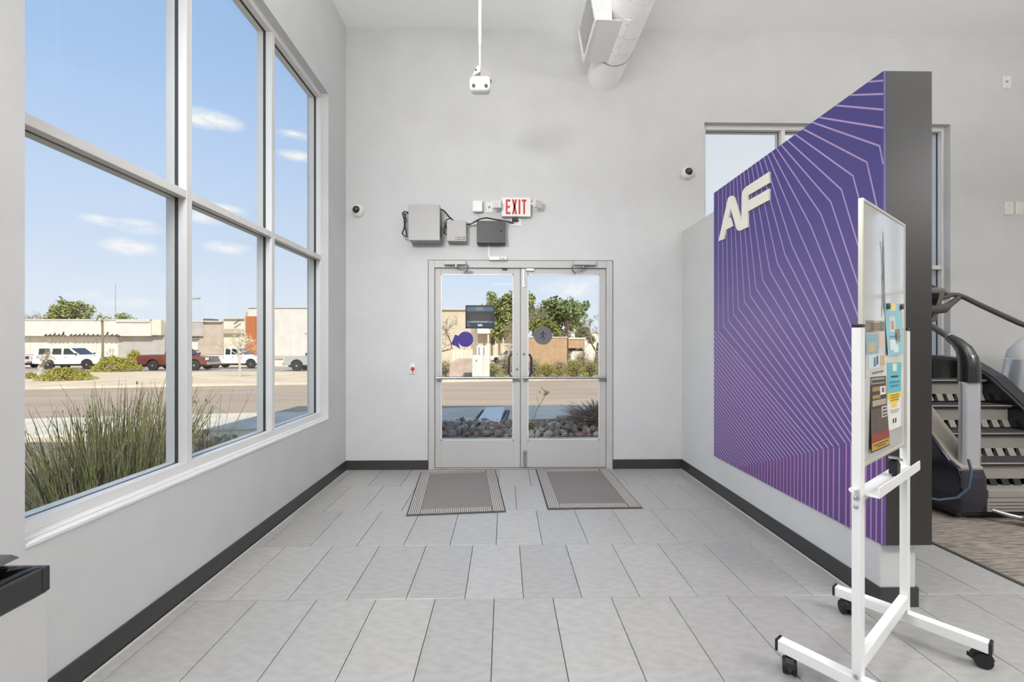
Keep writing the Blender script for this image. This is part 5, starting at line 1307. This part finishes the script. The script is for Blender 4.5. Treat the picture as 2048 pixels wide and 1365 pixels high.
vehicle('pickup_truck', 'white pickup truck behind the bare sapling', veh_at(474, 41.5), R(3), WP, 'pickup', L=5.3, chrome=False)
vehicle('pickup_truck', 'silver grey older truck at the right edge of the big window', veh_at(645, 35.0), R(184), GP, 'suv', L=5.1)
vehicle('pickup_truck', 'white pickup tail at the far left edge of the big window', veh_at(18, 42), R(178), WP, 'pickup', L=5.3)
vehicle('car', 'small white car parked far off left of the meeting stiles', veh_at(1014, 62), R(160), WP, 'suv', L=4.4, Wd=1.8)

# ------------------------------------------------------------------ buildings
STW = mat('white_stucco', (214, 209, 199), .9, var=.05, scale=1); STG = mat('grey_stucco', (178, 174, 168), .9, var=.06, scale=1); STT = mat('taupe_stucco', (186, 172, 156), .9, var=.06, scale=1); STC = mat('cream_stucco', (216, 208, 190), .9, var=.05, scale=1)
STTAN = mat('tan_stucco', (186, 154, 120), .9, var=.08, scale=3); BEIGE = mat('beige_stucco', (206, 192, 168), .9, var=.06, scale=1); ORANGE = mat('burnt_orange_panel', (176, 102, 52), .7); SIGNB = mat('dark_sign_letter', (58, 52, 48), .6); ROOFD = mat('dark_roof_equipment', (96, 90, 84), .8); TRIMW = mat('pale_trim', (198, 194, 184), .8)
def X_(px, Y): return at_y(px, 689, Y).x
def Z_(py, Y): return at_y(1008, py, Y).z
def bld(name, label, Y, px0, px1, ytop, m, depth=14):
    x0, x1 = X_(px0, Y), X_(px1, Y); zb = zg(Y)-.2
    t = thing(name, ((x0+x1)/2, Y, zg(Y)), label, 'building')
    MB().box(x0, x1, Y, Y+depth, zb, Z_(ytop, Y)).build('wall', m, t)
    return t, x0, x1, zb, Z_(ytop, Y)
def pan(t, Y, px0, px1, py0, py1, m, nm, out=.25, label=None):
    o = MB().box(X_(px0, Y), X_(px1, Y), Y-out, Y-.002, Z_(py1, Y), Z_(py0, Y)).build(nm, m, t)
    if label: o['label'] = label
    return o
Y = 62
t, x0, x1, zb, zt = bld('shop_building', 'long white shop front with dark script lettering on its fascia', Y, -60, 331, 644, STW)
pan(t, Y, -60, 312, 641, 673, STW, 'fascia', .9); pan(t, Y, -60, 312, 640.2, 642.5, TRIMW, 'parapet_cap', 1.0); pan(t, Y, 245, 311, 642.6, 646, TRIMW, 'parapet_step', 1.05)
pan(t, Y, 238, 331, 674, 724, STG, 'grey_wall', .12); pan(t, Y, 312.5, 331, 641, 671, STC, 'fascia', .8, 'cream fascia block'); pan(t, Y, -60, 237, 673.5, 676, TRIMW, 'shadow_trim', .3)
for k in range(4): pan(t, Y, 60+k*44, 61+k*44, 677, 725, TRIMW, 'wall_joint', .04)
# script lettering: three words of looping strokes
rnd = random.Random(17); FX = Y-.92
def script(px0, px1, seed):
    rnd = random.Random(seed); a, b = X_(px0, Y), X_(px1, Y); n = max(3, int((b-a)/.55)); zb_, zt_ = Z_(673, Y), Z_(667.5, Y); st = (b-a)/n
    for k in range(n):
        h = rnd.choice((.45, .45, .7, 1.0)); m = MB(); x = a+st*k; y = FX-.06
        P_ = lambda u, v: (x+u*st, y, zb_+v*(zt_-zb_)*1.5)
        m.tube([P_(0, .05), P_(.25, h*.5), P_(.5, h), P_(.42, h*.4), P_(.55, .0), P_(.8, .04), P_(1.0, .12)], .055, 5)
        m.build('sign_letter', SIGNB, t)
script(103, 146, 1); script(153, 195, 2); script(196, 252, 3)
Y = 60
t, x0, x1, zb, zt = bld('taupe_shop_building', 'low taupe building between the white shop and the orange panelled building', Y, 332, 447, 644, STT)
pan(t, Y, 380, 406, 645, 673, STG, 'grey_panel', .3); pan(t, Y, 332, 447, 642.6, 645, TRIMW, 'parapet_cap', .35); pan(t, Y, 384, 398, 680, 700, STW, 'door_panel', .2, 'white roller door'); pan(t, Y, 380, 399, 678.6, 680, ROOFD, 'door_hood', .5); pan(t, Y, 407, 408, 645, 673, TRIMW, 'downpipe', .35)
MB().box(X_(386, Y), X_(399, Y), Y+2, Y+4, zt, zt+.5).build('roof_unit', ROOFD, t)
Y = 58
t, x0, x1, zb, zt = bld('cream_shop_building', 'cream building part left of the orange panel', Y, 447.5, 498, 638, STC)
pan(t, Y, 447.5, 498, 659, 668, STT, 'canopy_band', .5); pan(t, Y, 447.5, 498, 637, 639, TRIMW, 'parapet_cap', .3)
MB().box(X_(470, Y), X_(482, Y), Y+2, Y+4, zt, zt+.35).build('roof_unit', ROOFD, t)
MB().bar((X_(473, Y), Y-.5, Z_(649, Y)), (X_(485, Y), Y-.5, Z_(641, Y)), .12).build('roof_brace', ROOFD, t)
Y = 50
t, x0, x1, zb, zt = bld('white_hall_building', 'tall white building with a burnt orange panel at its left end', Y, 497, 760, 616, STW, 20)
pan(t, Y, 495, 514, 634, 712, ORANGE, 'orange_panel', .4); pan(t, Y, 494, 495.6, 625, 712, TRIMW, 'panel_edge', .5); pan(t, Y, 497, 760, 615, 617, TRIMW, 'parapet_cap', .12)
for k in range(3): pan(t, Y, 540+k*40, 540.5+k*40, 618, 715, TRIMW, 'wall_joint', .03)
pan(t, Y, 515, 760, 712, 718, STT, 'base_course', .15)
Y = 44
t, x0, x1, zb, zt = bld('beige_wall_building', 'beige building wall behind the bare tree left of the dark screen', Y, 780, 942, 619, BEIGE, 10)
pan(t, Y, 780, 942, 618, 620.5, TRIMW, 'parapet_cap', .2)
Y = 72
t, x0, x1, zb, zt = bld('portico_house', 'small far house with white porch posts seen below the dark screen', Y, 955, 1030, 668, BEIGE, 8)
MB().add([(x0-.5, Y-1.6, zt), (x1+.5, Y-1.6, zt), (x1+.5, Y+8, zt+.2), (x0-.5, Y+8, zt+.2), (x0-.5, Y+3, zt+1.1), (x1+.5, Y+3, zt+1.1)], [(0,1,5,4), (2,3,4,5), (1,2,5), (3,0,4), (0,3,2,1)]).build('roof', STW, t)
for px in (977, 992, 1007): MB().box(X_(px, Y)-.12, X_(px, Y)+.12, Y-1.4, Y-1.2, zb, zt).build('porch_post', STW, t)
pan(t, Y, 982, 990, 674, 690, ROOFD, 'doorway', .04); pan(t, Y, 997, 1003, 674, 682, CARGLASS, 'window', .04)
Y = 96
t, x0, x1, zb, zt = bld('white_block_building', 'far white flat roofed building at the right of the right door pane', Y, 1142, 1290, 664, STW, 12)
pan(t, Y, 1142, 1290, 663, 665, TRIMW, 'parapet_cap', .3); pan(t, Y, 1150, 1156, 672, 686, CARGLASS, 'window', .05); pan(t, Y, 1180, 1188, 672, 688, ROOFD, 'doorway', .05)
# block enclosure, cabinet, low concrete wall, trailer
Y = 30; za = zg(Y)-.1
t = thing('block_enclosure', (X_(1097, Y), Y, zg(Y)), 'tan stucco enclosure wall across the road behind the shrubs', 'wall')
MB().box(X_(1050, Y), X_(1134, Y), Y, Y+.25, za, Z_(676, Y)).box(X_(1134, Y)-.25, X_(1134, Y), Y+.251, Y+4, za, Z_(676, Y)).box(X_(1050, Y), X_(1050, Y)+.25, Y+.251, Y+4, za, Z_(676, Y)).build('wall', STTAN, t)
MB().box(X_(1050, Y)-.04, X_(1134, Y)+.04, Y-.04, Y+.29, Z_(676, Y)+.001, Z_(676, Y)+.07).build('cap', CONC, t)
MB().box(X_(1134, Y)+.0, X_(1134, Y)+.10, Y+.0, Y+.10, za, Z_(640, Y)).build('gate_post', mat('rusty_brown_post', (96, 72, 56), .8), t)
Y = 34.5
t = thing('utility_trailer', (X_(1152, Y), Y, zg(Y)), 'brown box trailer with a white top edge right of the tan enclosure', 'trailer')
MB().box(X_(1136, Y), X_(1168, Y), Y, Y+3, Z_(697, Y), Z_(679, Y)).build('box', STTAN, t, bevel=.02)
MB().box(X_(1135, Y), X_(1171, Y), Y-.06, Y+3.06, Z_(679, Y)+.001, Z_(675.5, Y)).build('white_top', STW, t)
MB().box(X_(1136, Y), X_(1166, Y), Y+.2, Y+2.8, Z_(703, Y), Z_(697, Y)-.001).build('frame', DKPL, t)
for s in (1142, 1160): MB().lathe((X_(s, Y), Y+.1, zg(Y)+.36), [(.2, 0), (.36, .02), (.36, .2), (.2, .22)], 'y', 18).build('wheel', TYRE, t)
MB().box(X_(1168, Y)+.02, X_(1170, Y)+.04, Y-.02, Y+.10, Z_(706, Y), Z_(679, Y)).build('corner_post', STC, t)
Y = 23.0
t = thing('utility_cabinet', (X_(956, Y), Y, zg(Y)), 'pale grey upright utility cabinet across the road below the purple disc', 'cabinet')
CAB = mat('pale_grey_cabinet', (206, 206, 198), .6)
MB().box(X_(944, Y), X_(966, Y), Y, Y+.5, zg(Y)-.05, Z_(711, Y)).build('body', CAB, t, bevel=.02)
MB().box(X_(950, Y), X_(962, Y), Y-.015, Y-.001, zg(Y)+.12, Z_(716, Y)).build('door', CAB, t, bevel=.006)
MB().box(X_(952, Y), X_(953.5, Y), Y-.03, Y-.016, Z_(724, Y), Z_(720, Y)).build('latch', ROOFD, t)
t = thing('utility_pedestal', (X_(964, Y+1.2), Y+1.2, zg(Y+1.2)), 'narrow pale cabinet standing behind the utility cabinet', 'cabinet')
Y2 = Y+1.2
MB().box(X_(953, Y2), X_(979, Y2), Y2, Y2+.4, zg(Y2)-.05, Z_(692, Y2)).build('body', CAB, t, bevel=.02)
for px in (957.5, 967): MB().box(X_(px, Y2), X_(px+1.6, Y2), Y2-.012, Y2-.001, Z_(711, Y2), Z_(695, Y2)).build('slot', mat('slot_grey', (120, 112, 102), .7), t)
Y = 24.5
t = thing('low_concrete_block', (X_(922, Y), Y, zg(Y)), 'low pinkish concrete block wall left of the utility cabinet', 'wall')
PINKC = mat('pinkish_concrete', (190, 172, 156), .9, var=.1, scale=3)
MB().prism([(X_(897, Y), zg(Y)-.05), (X_(944, Y), zg(Y)-.05), (X_(944, Y), Z_(717, Y)), (X_(915, Y), Z_(718, Y)), (X_(900, Y), Z_(727, Y))], (0, Y, 0), (1,0,0), (0,0,1), (0, .4, 0)).build('block', PINKC, t, bevel=.02)
Y = 31
t = thing('white_panel_fence', (X_(922, Y), Y, zg(Y)), 'short white panel fence behind the low concrete block', 'fence')
for k in range(5): MB().box(X_(903+k*8.2, Y)+.01, X_(911+k*8.2, Y), Y, Y+.05, zg(Y)+.05, Z_(700, Y)).build('panel', STC, t)
for px in (903, 923, 944): MB().box(X_(px, Y)-.04, X_(px, Y)+.04, Y+.051, Y+.13, zg(Y)-.05, Z_(698, Y)).build('post', STC, t)
# poles
def pole(name, label, px, Y, ytop, r, cat, head=None):
    x = X_(px, Y); t = thing(name, (x, Y, zg(Y)), label, cat)
    MB().tube([(x, Y, zg(Y)-.05), (x, Y, Z_(ytop, Y))], [r, r*.75], 8).build('pole', mat('galvanised_pole', (170, 166, 158), .5, .3), t, smooth=True)
    if head: MB().box(*[x+head[0], x+head[1], Y-.2, Y+.2, Z_(ytop, Y)-.08, Z_(ytop, Y)+.10]).build('lamp_head', STG, t, bevel=.03)
    return t
pole('lot_light_pole', 'parking lot light with a flat lamp head beside the first mullion', 379, 45, 598, .09, 'lamp post', (-.1, .98))
pole('lot_light_pole', 'second lot light post with a small head at the right edge of the big window', 619, 40, 668, .06, 'lamp post', (-.36, .1))
pole('radio_mast', 'tall thin mast far behind the white shop', 231, 110, 570, .10, 'mast')
# sheet of dark screen, purple disc and round sticker on the door glass
YG = YB+.0395
a, b = at_y(931, 611, YG-.012), at_y(989, 657.5, YG-.012)
t = thing('window_screen', ((a.x+b.x)/2, YG, b.z), 'small framed dark screen fixed to the left door glass', 'screen')
MB().box(a.x, b.x, YG-.012, YG-.001, b.z, a.z).build('backing', BLACKP, t)
fw = .013; m = MB()
m.box(a.x, a.x+fw, YG-.020, YG-.0122, b.z, a.z).box(b.x-fw, b.x, YG-.020, YG-.0122, b.z, a.z).box(a.x+fw, b.x-fw, YG-.020, YG-.0122, b.z, b.z+fw).box(a.x+fw, b.x-fw, YG-.020, YG-.0122, a.z-fw, a.z)
m.build('frame', BLACKP, t)
wx, hz = b.x-a.x-2*fw, a.z-b.z-2*fw; bx, bz = a.x+fw, b.z+fw
def scr(u0, u1, v0, v1, c, nm, k=0): MB().box(bx+u0*wx, bx+u1*wx, YG-.0135-.0004*k, YG-.0123-.0004*k, bz+v0*hz, bz+v1*hz).build(nm, mat('screen_%d_%d_%d' % c, c, .35), t)
scr(0, 1, 0, 1, (46, 56, 68), 'print'); scr(0, 1, .78, 1, (70, 96, 112), 'sky_print', 1); scr(.36, .62, .80, 1, (104, 122, 112), 'tree_print', 2); scr(.0, 1, .28, .72, (40, 44, 52), 'dark_print', 1); scr(.12, .88, .3, .6, (60, 56, 56), 'crowd_print', 2)
scr(.0, 1, .22, .30, (98, 116, 132), 'grey_band', 3); scr(.18, .8, .24, .29, (142, 160, 172), 'pale_band', 4); scr(.02, .12, .03, .16, (84, 92, 98), 'small_mark', 2)
m = MB()
for k in range(4): m.box(bx+wx*(.42+k*.045), bx+wx*(.45+k*.045), YG-.0149, YG-.0143, bz+hz*.05, bz+hz*(.16-.02*(k % 2)))
m.build('pale_mark', WHITE, t)
rnd = random.Random(2); m = MB()
for k in range(60): 
    u, v = rnd.uniform(.1, .9), rnd.uniform(.30, .62); m.box(bx+wx*u, bx+wx*(u+.02), YG-.0150, YG-.0147, bz+hz*v, bz+hz*(v+.03))
m.build('crowd_specks', mat('brown_speck', (110, 74, 62), .5), t)
c = at_y(931, 679, YG); rad = at_y(946.5, 679, YG).x-c.x
t = thing('round_sticker', tuple(c), 'violet disc sticker with a star shape behind it on the left door glass', 'sticker')
VIO = mat('violet_vinyl', (58, 42, 128), .4)
MB().lathe((c.x, YG-.0012, c.z), [(rad, 0), (rad, .0008)], (0, -1, 0), 48).build('disc', VIO, t)
MB().lathe((c.x-.006, YG-.0001, c.z-.002), [(rad+.004, 0), (rad+.004, .0008)], (0, -1, 0), 48).build('white_rim', WHITE, t)
star = [(910, 669.5), (916.5, 672), (919, 671), (917, 679), (917, 686), (919.5, 694.5), (920.5, 698.5), (911, 692.5), (901.5, 689), (906, 680)]
MB().prism([((at_y(*q, YG)).x, (at_y(*q, YG)).z) for q in star], (0, YG-.0004, 0), (1,0,0), (0,0,1), (0, -.0009, 0)).build('star', VIO, t)
pts = [at_y(*q, YG) for q in ((902, 688), (893, 692), (887, 697), (882, 703))]
m = MB(); 
for q, r_ in zip(pts, pts[1:]): m.bar((q.x, YG-.0012, q.z), (r_.x, YG-.0012, r_.z), .0009, .007, up=(0,0,1))
m.build('grey_tail', mat('grey_vinyl', (140, 140, 138), .5), t)
c = at_y(1086, 671.5, YG); rad = at_y(1104.5, 671, YG).x-c.x
t = thing('round_sticker', tuple(c), 'dark grey round sticker with a black running figure on the right door glass', 'sticker')
MB().lathe((c.x, YG-.0002, c.z), [(rad, 0), (rad, .0008)], (0, -1, 0), 48).build('disc', mat('grey_sticker_back', (104, 104, 108), .6, var=.1, scale=60), t)
m = MB(); F = lambda px, py: (at_y(px, py, YG).x, YG-.0016, at_y(px, py, YG).z)
m.lathe(F(1086.5, 663.5), [(.008, -.0003), (.008, .0003)], (0, -1, 0), 12)
for q, r_, w in (((1086, 665), (1085.5, 673), .014), ((1085, 667), (1080.5, 669), .007), ((1080.5, 669), (1080, 672), .006), ((1087, 667), (1091, 669), .007), ((1091, 669), (1093, 667), .006), ((1085.5, 673), (1089, 677), .009), ((1089, 677), (1086.5, 681), .007), ((1085, 673), (1082.5, 676), .009), ((1082.5, 676), (1079.5, 676.5), .007)):
    a_, b_ = F(*q), F(*r_); d = Vector(b_)-Vector(a_); n_ = Vector((-d.z, 0, d.x)).normalized()*w/2
    m.add([Vector(a_)+n_, Vector(b_)+n_, Vector(b_)-n_, Vector(a_)-n_], [(0,1,2,3)])
m.build('running_figure', mat('black_ink', (24, 24, 26), .5), t)
m = MB()
for k in range(14):
    a = 2*math.pi*k/14; m.lathe((c.x+rad*.78*math.cos(a), YG-.0013, c.z+rad*.78*math.sin(a)), [(.0035, -.0002), (.0035, .0002)], (0, -1, 0), 8)
m.build('ring_dots', mat('black_ink', (24, 24, 26), .5), t)
